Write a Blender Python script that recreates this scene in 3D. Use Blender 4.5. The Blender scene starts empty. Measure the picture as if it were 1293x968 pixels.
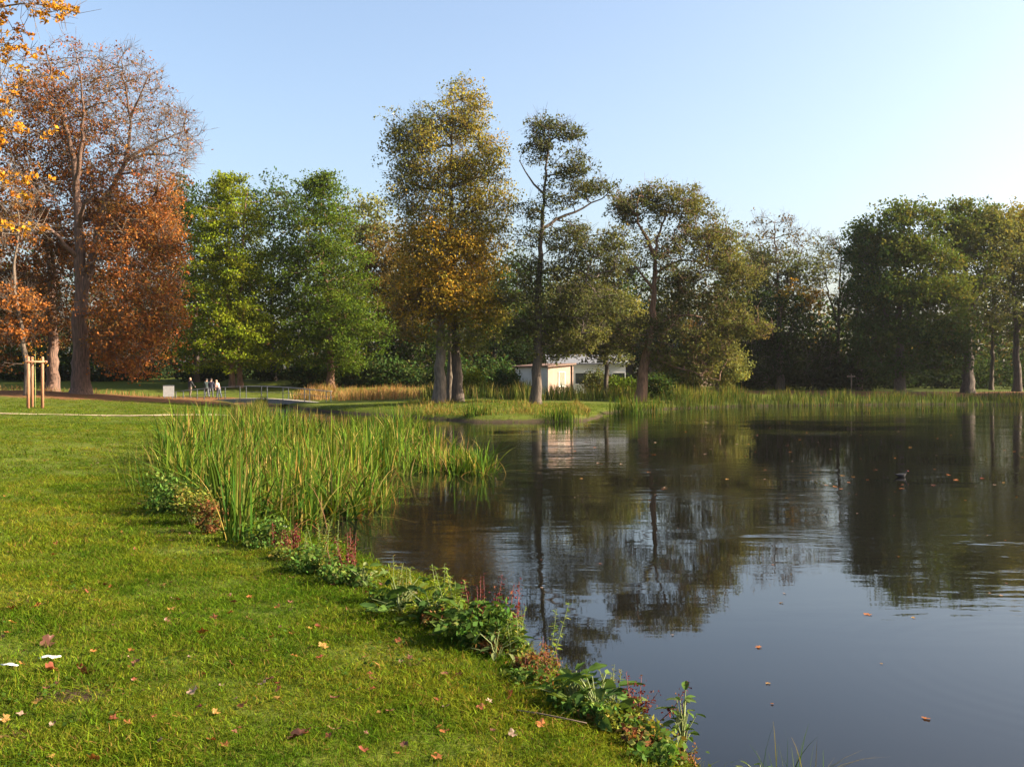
import bpy, math, random
import numpy as np
from mathutils import Vector, Matrix, Euler

# ------------------------------------------------------------------ camera, world, sun, exposure
F = 1257.0            # focal length in photo pixels (photo is 1293 x 968)
CX, HY = 646.5, 475.0 # principal column, horizon row
EYE = 2.5             # camera height above the water
sc = bpy.context.scene
cam_d = bpy.data.cameras.new('camera')
cam = bpy.data.objects.new('camera', cam_d)
sc.collection.objects.link(cam)
cam.location = (0, 0, EYE)
cam.rotation_euler = (math.radians(90), 0, 0)
cam_d.sensor_width = 36.0
cam_d.lens = 36.0 * F / 1293.0
cam_d.shift_y = -(484.0 - HY) / 1293.0
cam_d.clip_start = 0.1
cam_d.clip_end = 6000
sc.camera = cam

SUN_AZ, SUN_EL = math.radians(92), math.radians(28)
world = bpy.data.worlds.new('World')
sc.world = world
world.use_nodes = True
wn = world.node_tree
wn.nodes.clear()
sky = wn.nodes.new('ShaderNodeTexSky')
sky.sky_type = 'NISHITA'
sky.sun_disc = False
sky.sun_elevation = SUN_EL
sky.sun_rotation = SUN_AZ
sky.altitude = 0
sky.air_density = 1.0
sky.dust_density = 3.8
sky.ozone_density = 1.0
bg = wn.nodes.new('ShaderNodeBackground')
bg.inputs['Strength'].default_value = 0.078
wo = wn.nodes.new('ShaderNodeOutputWorld')
wn.links.new(sky.outputs[0], bg.inputs[0])
wn.links.new(bg.outputs[0], wo.inputs[0])

sun_d = bpy.data.lights.new('sun', 'SUN')
sun_d.energy = 5.0
sun_d.angle = math.radians(0.5)
sun_d.color = (1.0, 0.85, 0.64)
sun = bpy.data.objects.new('sun', sun_d)
sc.collection.objects.link(sun)
SV = Vector((math.sin(SUN_AZ) * math.cos(SUN_EL), math.cos(SUN_AZ) * math.cos(SUN_EL), math.sin(SUN_EL)))
sun.rotation_euler = (-SV).to_track_quat('-Z', 'Y').to_euler()
sun.location = (60, 20, 60)

vs = sc.view_settings
vs.view_transform = 'Standard'
vs.look = 'None'
vs.exposure = 2.02
vs.gamma = 1.0
vs.use_curve_mapping = False
cy = sc.cycles
cy.max_bounces = 6
cy.diffuse_bounces = 3
cy.glossy_bounces = 3
cy.transmission_bounces = 3
cy.transparent_max_bounces = 4
cy.volume_bounces = 0
cy.caustics_reflective = False
cy.caustics_refractive = False

# ------------------------------------------------------------------ helpers
C = sc.collection
rng = np.random.default_rng(7)


def link(o):
    C.objects.link(o)
    return o


def tag(o, label=None, cat=None, group=None, kind=None):
    if label: o['label'] = label
    if cat: o['category'] = cat
    if group: o['group'] = group
    if kind: o['kind'] = kind
    return o


def thing(name, label, cat, loc=(0, 0, 0), rz=0.0, group=None):
    o = bpy.data.objects.new(name, None)
    o.empty_display_size = 0.2
    link(o)
    o.location = loc
    o.rotation_euler = (0, 0, rz)
    return tag(o, label, cat, group)


def np_mesh(name, V, Q=None, T=None, col=None, smooth=True):
    V = np.asarray(V, dtype=np.float32).reshape(-1, 3)
    me = bpy.data.meshes.new(name)
    nq = 0 if Q is None else len(Q)
    nt = 0 if T is None else len(T)
    me.vertices.add(len(V))
    me.vertices.foreach_set('co', V.ravel())
    parts = []
    if nq: parts.append(np.asarray(Q, dtype=np.int32).ravel())
    if nt: parts.append(np.asarray(T, dtype=np.int32).ravel())
    lv = np.concatenate(parts) if parts else np.zeros(0, np.int32)
    me.loops.add(len(lv))
    me.loops.foreach_set('vertex_index', lv)
    me.polygons.add(nq + nt)
    starts = np.concatenate([np.arange(nq) * 4, nq * 4 + np.arange(nt) * 3]).astype(np.int32)
    me.polygons.foreach_set('loop_start', starts)
    if smooth:
        me.polygons.foreach_set('use_smooth', np.ones(nq + nt, dtype=bool))
    if col is not None:
        a = me.attributes.new('Col', 'FLOAT_COLOR', 'POINT')
        c4 = np.ones((len(V), 4), np.float32)
        c4[:, :3] = col
        a.data.foreach_set('color', c4.ravel())
    me.update(calc_edges=True)
    return me


def put(name, me, mat=None, parent=None, loc=None, rot=None, scale=None):
    o = bpy.data.objects.new(name, me)
    if mat is not None and me is not None and len(me.materials) == 0:
        for m in (mat if isinstance(mat, (list, tuple)) else [mat]):
            me.materials.append(m)
    link(o)
    if parent is not None: o.parent = parent
    if loc is not None: o.location = loc
    if rot is not None: o.rotation_euler = rot
    if scale is not None: o.scale = scale if hasattr(scale, '__len__') else (scale,) * 3
    return o


class MB:
    """collects small polygon shapes into one mesh"""
    def __init__(s):
        s.v, s.f = [], []

    def add(s, verts, faces):
        b = len(s.v)
        s.v += [tuple(v) for v in verts]
        s.f += [tuple(b + i for i in f) for f in faces]
        return s

    def box(s, lo, hi, M=None):
        x0, y0, z0 = lo; x1, y1, z1 = hi
        vs_ = [(x0, y0, z0), (x1, y0, z0), (x1, y1, z0), (x0, y1, z0), (x0, y0, z1), (x1, y0, z1), (x1, y1, z1), (x0, y1, z1)]
        if M is not None: vs_ = [M @ Vector(v) for v in vs_]
        return s.add(vs_, [(0, 3, 2, 1), (4, 5, 6, 7), (0, 1, 5, 4), (1, 2, 6, 5), (2, 3, 7, 6), (3, 0, 4, 7)])

    def tube(s, pts, rad, k=8, cap=True):
        pts = [Vector(p) for p in pts]
        if not hasattr(rad, '__len__'): rad = [rad] * len(pts)
        rings = []
        for i, p in enumerate(pts):
            d = (pts[min(i + 1, len(pts) - 1)] - pts[max(i - 1, 0)]).normalized()
            r = Vector((1, 0, 0)) if abs(d.x) < 0.8 else Vector((0, 1, 0))
            u = d.cross(r).normalized(); w = d.cross(u)
            rings.append([p + (u * math.cos(6.2832 * j / k) + w * math.sin(6.2832 * j / k)) * rad[i] for j in range(k)])
        b = len(s.v)
        for r in rings: s.v += [tuple(q) for q in r]
        for i in range(len(pts) - 1):
            for j in range(k):
                s.f.append((b + i * k + j, b + i * k + (j + 1) % k, b + (i + 1) * k + (j + 1) % k, b + (i + 1) * k + j))
        if cap:
            s.f.append(tuple(b + j for j in range(k))[::-1])
            s.f.append(tuple(b + (len(pts) - 1) * k + j for j in range(k)))
        return s

    def build(s, name, mat, parent=None, smooth=False, **kw):
        me = bpy.data.meshes.new(name)
        me.from_pydata(s.v, [], s.f)
        me.update()
        if smooth:
            me.polygons.foreach_set('use_smooth', np.ones(len(me.polygons), dtype=bool))
        return put(name, me, mat, parent, **kw)


def P(px, py, d):
    """photo pixel at distance d -> world point"""
    return np.array([(px - CX) * d / F, d, EYE + (HY - py) * d / F])


def unit(v):
    return v / np.maximum(np.linalg.norm(v, axis=-1, keepdims=True), 1e-9)


# ------------------------------------------------------------------ materials
def new_mat(name):
    m = bpy.data.materials.new(name)
    m.use_nodes = True
    m.node_tree.nodes.clear()
    return m, m.node_tree.nodes, m.node_tree.links


def node(N, t, **kw):
    n = N.new(t)
    for k, v in kw.items():
        if k in n.inputs.keys(): n.inputs[k].default_value = v
        else: setattr(n, k, v)
    return n


def ramp(N, stops):
    r = N.new('ShaderNodeValToRGB')
    e = r.color_ramp.elements
    while len(e) < len(stops): e.new(0.5)
    for i, (p, c) in enumerate(stops):
        e[i].position = p
        e[i].color = (c[0], c[1], c[2], 1) if hasattr(c, '__len__') else (c, c, c, 1)
    return r


def foliage_mat(name, trans=0.35, gloss=0.06, inst=0.18, patch=False):
    m, N, L = new_mat(name)
    at = node(N, 'ShaderNodeAttribute', attribute_name='Col')
    oi = node(N, 'ShaderNodeObjectInfo')
    mr = node(N, 'ShaderNodeMapRange')
    mr.inputs[3].default_value = 1 - inst
    mr.inputs[4].default_value = 1 + inst
    L.new(oi.outputs['Random'], mr.inputs[0])
    mul = node(N, 'ShaderNodeVectorMath', operation='SCALE')
    L.new(at.outputs['Color'], mul.inputs[0])
    L.new(mr.outputs[0], mul.inputs['Scale'])
    cout = mul.outputs[0]
    if patch:   # lawn that is yellower, drier or ranker from place to place
        geo = node(N, 'ShaderNodeNewGeometry')
        for sc_, st in ((0.9, [(0.36, (0.70, 0.82, 0.8)), (0.5, (1, 1, 1)), (0.66, (1.22, 1.06, 1.2))]), (3.2, [(0.34, (0.62, 0.72, 0.8)), (0.5, (1, 1, 1)), (0.68, (1.18, 1.04, 1.4))]), (0.22, [(0.38, (0.85, 0.95, .9)), (0.62, (1.15, 1.04, 1.0))])):
            nz = node(N, 'ShaderNodeTexNoise'); nz.inputs['Scale'].default_value = sc_; nz.inputs['Detail'].default_value = 3
            L.new(geo.outputs['Position'], nz.inputs['Vector'])
            rp = ramp(N, st); L.new(nz.outputs[0], rp.inputs[0])
            mm = node(N, 'ShaderNodeVectorMath', operation='MULTIPLY')
            L.new(cout, mm.inputs[0]); L.new(rp.outputs[0], mm.inputs[1])
            cout = mm.outputs[0]
    df = node(N, 'ShaderNodeBsdfDiffuse')
    tr = node(N, 'ShaderNodeBsdfTranslucent')
    gl = node(N, 'ShaderNodeBsdfGlossy')
    gl.inputs['Roughness'].default_value = 0.45
    tint = node(N, 'ShaderNodeVectorMath', operation='MULTIPLY')
    tint.inputs[1].default_value = (1.25, 1.15, 0.6)
    L.new(cout, df.inputs[0])
    L.new(cout, tint.inputs[0])
    L.new(tint.outputs[0], tr.inputs[0])
    m1 = node(N, 'ShaderNodeMixShader'); m1.inputs[0].default_value = trans
    L.new(df.outputs[0], m1.inputs[1]); L.new(tr.outputs[0], m1.inputs[2])
    m2 = node(N, 'ShaderNodeMixShader'); m2.inputs[0].default_value = gloss
    L.new(m1.outputs[0], m2.inputs[1]); L.new(gl.outputs[0], m2.inputs[2])
    out = node(N, 'ShaderNodeOutputMaterial')
    L.new(m2.outputs[0], out.inputs[0])
    return m


def plain(name, c1, c2=None, scale=8.0, rough=0.7, bump=0.0, stretch=(1, 1, 1), metallic=0.0, detail=6):
    m, N, L = new_mat(name)
    bs = node(N, 'ShaderNodeBsdfPrincipled')
    bs.inputs['Roughness'].default_value = rough
    bs.inputs['Metallic'].default_value = metallic
    tc = node(N, 'ShaderNodeTexCoord')
    mp = node(N, 'ShaderNodeMapping'); mp.inputs['Scale'].default_value = stretch
    L.new(tc.outputs['Object'], mp.inputs[0])
    nz = node(N, 'ShaderNodeTexNoise'); nz.inputs['Scale'].default_value = scale; nz.inputs['Detail'].default_value = detail
    L.new(mp.outputs[0], nz.inputs['Vector'])
    r = ramp(N, [(0.3, c1), (0.7, c2 or c1)])
    L.new(nz.outputs[0], r.inputs[0])
    L.new(r.outputs[0], bs.inputs['Base Color'])
    if bump:
        b = node(N, 'ShaderNodeBump'); b.inputs['Strength'].default_value = bump; b.inputs['Distance'].default_value = 0.05
        L.new(nz.outputs[0], b.inputs['Height']); L.new(b.outputs[0], bs.inputs['Normal'])
    out = node(N, 'ShaderNodeOutputMaterial')
    L.new(bs.outputs[0], out.inputs[0])
    return m


M_LEAF = foliage_mat('foliage', 0.32, 0.0)
M_GRASS = foliage_mat('grass_blades', 0.30, 0.0, 0.25, True)
M_REED = foliage_mat('reed_blades', 0.30, 0.0, 0.15)
M_DRY = foliage_mat('dry_leaves', 0.22, 0.03, 0.3)
M_BARK = plain('grey_brown_bark', (0.05, 0.038, 0.028), (0.17, 0.12, 0.085), 5.0, 0.9, 0.9, (2.2, 2.2, 0.35))
M_BARKR = plain('reddish_bark', (0.07, 0.038, 0.022), (0.24, 0.13, 0.08), 5.0, 0.9, 0.9, (2.2, 2.2, 0.3))
M_BARKC = plain('dark_reddish_bark', (0.045, 0.027, 0.02), (0.18, 0.10, 0.068), 5.0, 0.9, 0.9, (2.2, 2.2, 0.3))
M_BARKD = plain('dark_bark', (0.028, 0.022, 0.018), (0.10, 0.07, 0.05), 5.0, 0.9, 0.9, (2.2, 2.2, 0.35))
M_BARKP = plain('pale_bark', (0.06, 0.046, 0.034), (0.16, 0.122, 0.09), 3.5, 0.9, 0.6, (2.0, 2.0, 0.6))
M_TWIG = plain('twig_bark', (0.06, 0.045, 0.035), (0.16, 0.11, 0.08), 4.0, 0.9)
M_STAKE = plain('peeled_timber', (0.25, 0.105, 0.055), (0.37, 0.18, 0.10), 6.0, 0.75, 0.3, (6, 6, 0.6))
M_STEEL = plain('galvanised_steel', (0.09, 0.10, 0.115), (0.14, 0.152, 0.17), 10, 0.5, 0.0, (1, 1, 1), 0.3)
M_GREYBOARD = plain('weathered_grey_panel', (0.20, 0.20, 0.205), (0.26, 0.26, 0.26), 6, 0.7)
M_PLANK = plain('grey_decking', (0.16, 0.14, 0.12), (0.28, 0.25, 0.22), 5, 0.85, 0.4, (1, 8, 1))
M_WHITEWALL = plain('white_render', (0.50, 0.50, 0.50), (0.60, 0.60, 0.60), 1.5, 0.9, 0.15)
M_SUNTINTWALL = plain('sun_tinted_render', (0.33, 0.225, 0.175), (0.41, 0.29, 0.23), 2.0, 0.9, 0.15)  # warm pinkish sunlight put into the wall colour
M_ROOF = plain('grey_roof', (0.10, 0.105, 0.12), (0.16, 0.165, 0.18), 4, 0.8, 0.2, (1, 6, 1))
M_TRIM = plain('brown_trim', (0.10, 0.055, 0.04), (0.16, 0.09, 0.06), 6, 0.7)
M_FRAME = plain('pale_window_frame', (0.55, 0.53, 0.48), (0.66, 0.64, 0.6), 6, 0.6)
M_GLASS = plain('dark_window_glass', (0.03, 0.035, 0.04), (0.06, 0.065, 0.06), 2, 0.08)
M_BLIND = plain('window_blind', (0.16, 0.16, 0.12), (0.22, 0.22, 0.17), 6, 0.8)
M_WHITE = plain('white_scrap', (0.5, 0.48, 0.45), (0.62, 0.61, 0.58), 9, 0.7)
M_FEATHER = plain('black_feathers', (0.008, 0.008, 0.010), (0.022, 0.022, 0.025), 20, 0.9)
M_BILL = plain('red_bill', (0.5, 0.05, 0.02), (0.55, 0.08, 0.03), 9, 0.4)

# ------------------------------------------------------------------ terrain
def W(px, py, z=0.0):
    d = (EYE - z) * F / (py - HY)
    return ((px - CX) * d / F, d)


LAKE = [(16, 5.2), (8, 5.9), (3.4, 5.35), (2.0, 5.5), (1.62, 5.82), (1.4, 5.82), W(905, 1000), W(862, 972), W(835, 945), W(790, 905), W(715, 862), W(638, 803), W(575, 755),
        W(495, 724), W(430, 700), W(370, 684), W(300, 668), W(245, 640), (-6.4, 20.6), (-7.6, 24), (-9.0, 29), (-10.2, 36),
        (-12.5, 47), (-15.5, 60), (-18.5, 70), (-21.5, 78), (-24.5, 84), (-25, 86.5), (-22, 87.5), (-18.2, 81), (-14, 72), (-9.5, 65), (-5.5, 60), W(600, 533), W(650, 533), W(700, 532.5),
        W(742, 531), W(757, 527), W(765, 522), W(800, 518.5), W(840, 516.5), W(930, 512.8), W(1060, 511.2), W(1180, 510.6), W(1293, 510.6),
        (66, 88), (95, 80), (120, 60), (120, 20), (70, 2), (35, 2)]
LK = np.array(LAKE)


def lake_sd(x, y):
    """signed distance to the shoreline, positive on land"""
    x = np.asarray(x, float); y = np.asarray(y, float)
    sh = x.shape
    if x.size <= 40:
        A_, B_ = LK, np.roll(LK, -1, axis=0)
        e = B_ - A_
        p = np.stack([x.ravel(), y.ravel()], 1)
        w = p[:, None] - A_[None]
        t = np.clip((w * e).sum(-1) / (e * e).sum(-1), 0, 1)
        dd = np.sqrt(((w - t[..., None] * e) ** 2).sum(-1).min(1))
        c = (A_[:, 1] <= p[:, 1:2]) != (B_[:, 1] <= p[:, 1:2])
        ey = np.where(np.abs(e[:, 1]) < 1e-9, 1e-9, e[:, 1])
        cr = c & (p[:, 0:1] < A_[:, 0] + (p[:, 1:2] - A_[:, 1]) * e[:, 0] / ey)
        return np.where(cr.sum(1) % 2 == 1, -dd, dd).reshape(sh)
    p = np.stack([x.ravel(), y.ravel()], 1)
    best = np.full(len(p), 1e18)
    inside = np.zeros(len(p), bool)
    n = len(LK)
    for i in range(n):
        a = LK[i]; b = LK[(i + 1) % n]
        e = b - a
        w = p - a
        t = np.clip((w @ e) / (e @ e), 0, 1)
        q = w - t[:, None] * e
        best = np.minimum(best, (q * q).sum(1))
        c = ((a[1] <= p[:, 1]) != (b[1] <= p[:, 1]))
        if abs(e[1]) > 1e-9:
            inside ^= c & (p[:, 0] < a[0] + (p[:, 1] - a[1]) * e[0] / e[1])
    dd = np.sqrt(best)
    return np.where(inside, -dd, dd).reshape(sh)


def sstep(a, b, x):
    t = np.clip((x - a) / (b - a), 0, 1)
    return t * t * (3 - 2 * t)


def height(x, y):
    x = np.asarray(x, float); y = np.asarray(y, float)
    d = lake_sd(x, y)
    wob = 0.06 * np.sin(x * 1.7 + 0.6 * y) + 0.05 * np.sin(y * 2.3 - x * 0.9)
    dl = np.maximum(d + wob * np.clip(1 - np.abs(d) / 3, 0, 1), 0)
    z = 0.26 * (1 - np.exp(-dl / 0.30)) + 0.040 * np.minimum(dl, 14)
    z = z + 0.012 * np.clip(dl - 10, 0, 40)
    # mound under the big chestnut and the rise towards the wood
    z = z + 0.55 * np.exp(-(((x + 34) / 13) ** 2 + ((y - 77) / 9) ** 2))
    z = z + 1.1 * sstep(88, 118, y) * sstep(0, -12, x - 4)
    land = sstep(0.2, 2.5, d)
    z = z + land * (0.018 * np.sin(x * 0.9 + 1.3) * np.sin(y * 0.7 + 0.4) + 0.03 * np.sin(x * 0.23 + y * 0.31)
                    + 0.010 * np.sin(x * 2.9 + y * 1.1) * np.sin(y * 2.3 - x * 0.6) + 0.06 * np.sin(x * 0.11 - y * 0.07))
    return np.where(d > 0, np.maximum(z, 0.02), np.maximum(-1.2, -0.45 * np.minimum(-d, 3)) - 0.02)


def hz(x, y):
    return float(height(np.array([x]), np.array([y]))[0])


def on_ground(px, py):
    """photo pixel -> the point where its ray meets the ground"""
    z = 0.4
    for _ in range(16):
        d = (EYE - z) * F / (py - HY)
        x = (px - CX) * d / F
        z = 0.6 * z + 0.4 * max(hz(x, d), 0.0)
    return x, d, z


def build_ground():
    front = np.radians(np.linspace(-48, 48, 330))
    back = np.radians(np.linspace(48, 312, 90))[1:-1]
    ang = np.concatenate([front, back])
    rad = np.concatenate([np.linspace(0.6, 12, 70), 12 * np.exp(np.linspace(0, math.log(120 / 12.0), 130))[1:], [135, 150, 170, 200, 240, 300, 400]])
    A, R = np.meshgrid(ang, rad)
    X = R * np.sin(A); Y = R * np.cos(A)
    Z = height(X, Y)
    V = np.stack([X, Y, Z], -1).reshape(-1, 3)
    na, nr = len(ang), len(rad)
    i, j = np.meshgrid(np.arange(na), np.arange(nr - 1))
    i2 = (i + 1) % na
    Q = np.stack([j * na + i, (j + 1) * na + i, (j + 1) * na + i2, j * na + i2], -1).reshape(-1, 4)[:, ::-1]
    V = np.concatenate([V, [[0, 0, hz(0, 0)]]])
    c = len(V) - 1
    T = np.stack([np.arange(na), (np.arange(na) + 1) % na, np.full(na, c)], 1)[:, ::-1]
    return np_mesh('ground', V, Q, T)


def ground_mat():
    m, N, L = new_mat('lawn_ground')
    geo = node(N, 'ShaderNodeNewGeometry')
    pos = geo.outputs['Position']

    def noise(scale, detail=5, dist=0.0):
        n = node(N, 'ShaderNodeTexNoise')
        n.inputs['Scale'].default_value = scale; n.inputs['Detail'].default_value = detail; n.inputs['Distortion'].default_value = dist
        L.new(pos, n.inputs['Vector'])
        return n.outputs[0]

    def mixc(fac, a, b):
        x = node(N, 'ShaderNodeMix', data_type='RGBA')
        L.new(fac, x.inputs[0])
        for s, v in ((6, a), (7, b)):
            if hasattr(v, 'is_linked'): L.new(v, x.inputs[s])
            else: x.inputs[s].default_value = (*v, 1)
        return x.outputs[2]

    def blob(cx, cy_, rx, ry, edge=0.35):
        mp = node(N, 'ShaderNodeMapping')
        mp.inputs['Location'].default_value = (-cx / rx, -cy_ / ry, 0)
        mp.inputs['Scale'].default_value = (1 / rx, 1 / ry, 0)
        L.new(pos, mp.inputs[0])
        ln = node(N, 'ShaderNodeVectorMath', operation='LENGTH')
        L.new(mp.outputs[0], ln.inputs[0])
        n = noise(0.35, 8)
        ad = node(N, 'ShaderNodeMath', operation='MULTIPLY_ADD')
        L.new(n, ad.inputs[0]); ad.inputs[1].default_value = 1.2; L.new(ln.outputs['Value'], ad.inputs[2])
        mr = node(N, 'ShaderNodeMapRange')
        mr.inputs[1].default_value = 1.6 + edge * .5; mr.inputs[2].default_value = 1.6 - edge * .5
        L.new(ad.outputs[0], mr.inputs[0])
        return mr.outputs[0]

    big = ramp(N, [(0.35, (0.050, 0.072, 0.005)), (0.62, (0.080, 0.096, 0.008))]); L.new(noise(0.25, 4), big.inputs[0])
    fine = ramp(N, [(0.38, (0.038, 0.058, 0.007)), (0.62, (0.082, 0.098, 0.015))]); L.new(noise(9, 6), fine.inputs[0])
    mid = node(N, 'ShaderNodeMix', data_type='RGBA'); mid.inputs[0].default_value = 0.5
    L.new(big.outputs[0], mid.inputs[6]); L.new(fine.outputs[0], mid.inputs[7])
    col = mid.outputs[2]
    dryf = ramp(N, [(0.60, 0), (0.75, 0.6)]); L.new(noise(1.3, 6, 0.6), dryf.inputs[0])
    col = mixc(dryf.outputs[0], col, (0.15, 0.115, 0.04))
    # rusty litter under the chestnuts and under the trees of the far shore
    lit = ramp(N, [(0.35, (0.085, 0.045, 0.02)), (0.65, (0.18, 0.08, 0.032))]); L.new(noise(3.0, 8), lit.inputs[0])
    col = mixc(blob(-37, 75, 17, 7.0), col, lit.outputs[0])
    col = mixc(blob(-26, 88, 6, 4.0), col, lit.outputs[0])
    col = mixc(blob(44, 101, 30, 5.0), col, lit.outputs[0])
    col = mixc(blob(-2.9, 6.5, .26, .17, .2), col, (0.04, 0.026, 0.015))
    # bare wet earth at the water's edge and on the bed
    sep = node(N, 'ShaderNodeSeparateXYZ'); L.new(pos, sep.inputs[0])
    mz = node(N, 'ShaderNodeMath', operation='MULTIPLY_ADD'); L.new(noise(4, 4), mz.inputs[0]); mz.inputs[1].default_value = 0.16; L.new(sep.outputs[2], mz.inputs[2])
    mud = node(N, 'ShaderNodeMapRange'); mud.inputs[1].default_value = 0.26; mud.inputs[2].default_value = 0.16
    L.new(mz.outputs[0], mud.inputs[0])
    col = mixc(mud.outputs[0], col, (0.045, 0.032, 0.02))
    bs = node(N, 'ShaderNodeBsdfPrincipled'); bs.inputs['Roughness'].default_value = 0.95; bs.inputs['Specular IOR Level'].default_value = 0.1
    L.new(col, bs.inputs['Base Color'])
    bp = node(N, 'ShaderNodeBump'); bp.inputs['Strength'].default_value = 0.9; bp.inputs['Distance'].default_value = 0.05
    L.new(noise(14, 6), bp.inputs['Height']); L.new(bp.outputs[0], bs.inputs['Normal'])
    out = node(N, 'ShaderNodeOutputMaterial'); L.new(bs.outputs[0], out.inputs[0])
    return m


tag(put('ground', build_ground(), ground_mat()), 'mown green lawn running down to the water', 'lawn', kind='structure')


def water_mat():
    m, N, L = new_mat('lake_water')
    geo = node(N, 'ShaderNodeNewGeometry')
    pos = geo.outputs['Position']

    def noise(scale, st=(1, 1, 1), detail=3, loc=(0, 0, 0)):
        mp = node(N, 'ShaderNodeMapping'); mp.inputs['Scale'].default_value = st; mp.inputs['Location'].default_value = loc
        L.new(pos, mp.inputs[0])
        n = node(N, 'ShaderNodeTexNoise'); n.inputs['Scale'].default_value = scale; n.inputs['Detail'].default_value = detail
        L.new(mp.outputs[0], n.inputs['Vector'])
        return n.outputs[0]

    def mth(op, a, b=None, c=None):
        x = node(N, 'ShaderNodeMath', operation=op)
        for i, v in enumerate((a, b, c)):
            if v is None: continue
            if hasattr(v, 'is_linked'): L.new(v, x.inputs[i])
            else: x.inputs[i].default_value = v
        return x.outputs[0]

    patch = ramp(N, [(0.42, 0.10), (0.62, 1.0)]); L.new(noise(0.16, (0.6, 1.2, 1), 3, (3.1, 1.7, 0)), patch.inputs[0])
    sep = node(N, 'ShaderNodeSeparateXYZ'); L.new(pos, sep.inputs[0])
    far = node(N, 'ShaderNodeMapRange'); far.inputs[1].default_value = 9; far.inputs[2].default_value = 16
    far.inputs[3].default_value = 0.12; far.inputs[4].default_value = 1.0
    L.new(sep.outputs[1], far.inputs[0])
    swell = noise(1.6, (0.55, 1.3, 1), 2)
    rip = noise(5.5, (0.5, 1.15, 1), 3)
    h = mth('ADD', mth('MULTIPLY', swell, 0.55), mth('MULTIPLY', rip, 0.16))
    h = mth('MULTIPLY', h, mth('MULTIPLY', patch.outputs[0], far.outputs[0]))
    # ring waves spreading from a point close to the near bank
    mp = node(N, 'ShaderNodeMapping'); mp.inputs['Location'].default_value = (-5.0, -8.6, 0); mp.inputs['Scale'].default_value = (1, 1, 0)
    L.new(pos, mp.inputs[0])
    ln = node(N, 'ShaderNodeVectorMath', operation='LENGTH'); L.new(mp.outputs[0], ln.inputs[0])
    r = ln.outputs['Value']
    env = mth('MULTIPLY', mth('SUBTRACT', 1.0, mth('MINIMUM', mth('ABSOLUTE', mth('SUBTRACT', r, 1.75)), 1.0)), 0.007)
    rings = mth('MULTIPLY', mth('SINE', mth('MULTIPLY', r, 26.0)), env)
    h = mth('ADD', h, rings)
    bp = node(N, 'ShaderNodeBump'); bp.inputs['Strength'].default_value = 1.0; bp.inputs['Distance'].default_value = 0.030
    L.new(h, bp.inputs['Height'])
    bs = node(N, 'ShaderNodeBsdfPrincipled')
    murk = ramp(N, [(0.35, (0.0045, 0.0042, 0.0035)), (0.65, (0.006, 0.0056, 0.0046))]); L.new(noise(0.5), murk.inputs[0])
    L.new(murk.outputs[0], bs.inputs['Base Color'])
    bs.inputs['Roughness'].default_value = 0.02
    bs.inputs['IOR'].default_value = 1.333
    L.new(bp.outputs[0], bs.inputs['Normal'])
    out = node(N, 'ShaderNodeOutputMaterial'); L.new(bs.outputs[0], out.inputs[0])
    return m


wx, wy = np.meshgrid(np.linspace(-70, 130, 51), np.linspace(0, 112, 29))
wi, wj = np.meshgrid(np.arange(50), np.arange(28))
wq = np.stack([wj * 51 + wi, wj * 51 + wi + 1, (wj + 1) * 51 + wi + 1, (wj + 1) * 51 + wi], -1).reshape(-1, 4)
tag(put('lake_water', np_mesh('lake_water', np.stack([wx, wy, 0 * wx], -1), wq), water_mat()), 'dark rippled lake reflecting trees and sky', 'lake', kind='structure')

# footpath laid on the lawn
def build_path():
    ctr = [(-60, 33), (-40, 39.5), (-30, 43), (-22, 47.5), (-18.5, 51), (-15.6, 55)]
    pts = []
    for a, b in zip(ctr[:-1], ctr[1:]):
        for t in np.linspace(0, 1, 24, endpoint=False):
            pts.append((a[0] + (b[0] - a[0]) * t, a[1] + (b[1] - a[1]) * t))
    pts = np.array(pts)
    for _ in range(30):
        pts[1:-1] = 0.25 * pts[:-2] + 0.5 * pts[1:-1] + 0.25 * pts[2:]
    tg = unit(np.gradient(pts, axis=0)); nm = np.stack([-tg[:, 1], tg[:, 0]], 1)
    rows = []
    for k, off in enumerate((-0.6, -0.2, 0.2, 0.6)):
        wob = 0.10 * np.sin(np.arange(len(pts)) * 0.9 + k) if k in (0, 3) else 0
        q = pts + nm * (off + wob)[:, None] if hasattr(wob, 'shape') else pts + nm * off
        rows.append(np.column_stack([q, height(q[:, 0], q[:, 1]) + 0.035]))
    V = np.stack(rows, 1)
    n = len(pts)
    i, j = np.meshgrid(np.arange(3), np.arange(n - 1))
    Q = np.stack([j * 4 + i, (j + 1) * 4 + i, (j + 1) * 4 + i + 1, j * 4 + i + 1], -1).reshape(-1, 4)[:, ::-1]
    return np_mesh('footpath', V, Q), pts


PATH_ME, PATH_PTS = build_path()
tag(put('footpath', PATH_ME, plain('pale_gravel', (0.26, 0.19, 0.11), (0.36, 0.275, 0.175), 9, 0.95, 0.3)),
    'narrow pale gravel footpath crossing the lawn', 'path', kind='structure')

# ------------------------------------------------------------------ vegetation generators
def leaves_geo(r, ctr, size, col, up=0.5, asp=0.62, droop=0.0):
    n = len(ctr)
    nrm = unit(r.normal(size=(n, 3)) + np.array([0, 0, up]))
    t = r.normal(size=(n, 3)) + np.array([0, 0, -droop])
    t = unit(t - (t * nrm).sum(1, keepdims=True) * nrm)
    b = np.cross(nrm, t)
    s = (size * np.ones(n))[:, None]
    V = np.stack([ctr - t * s * 0.5, ctr + b * s * asp * 0.5 + nrm * s * 0.08, ctr + t * s * 0.5, ctr - b * s * asp * 0.5 + nrm * s * 0.08], 1)
    Q = np.arange(n * 4).reshape(-1, 4)
    return V.reshape(-1, 3), Q, np.repeat(col, 4, axis=0)


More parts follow.
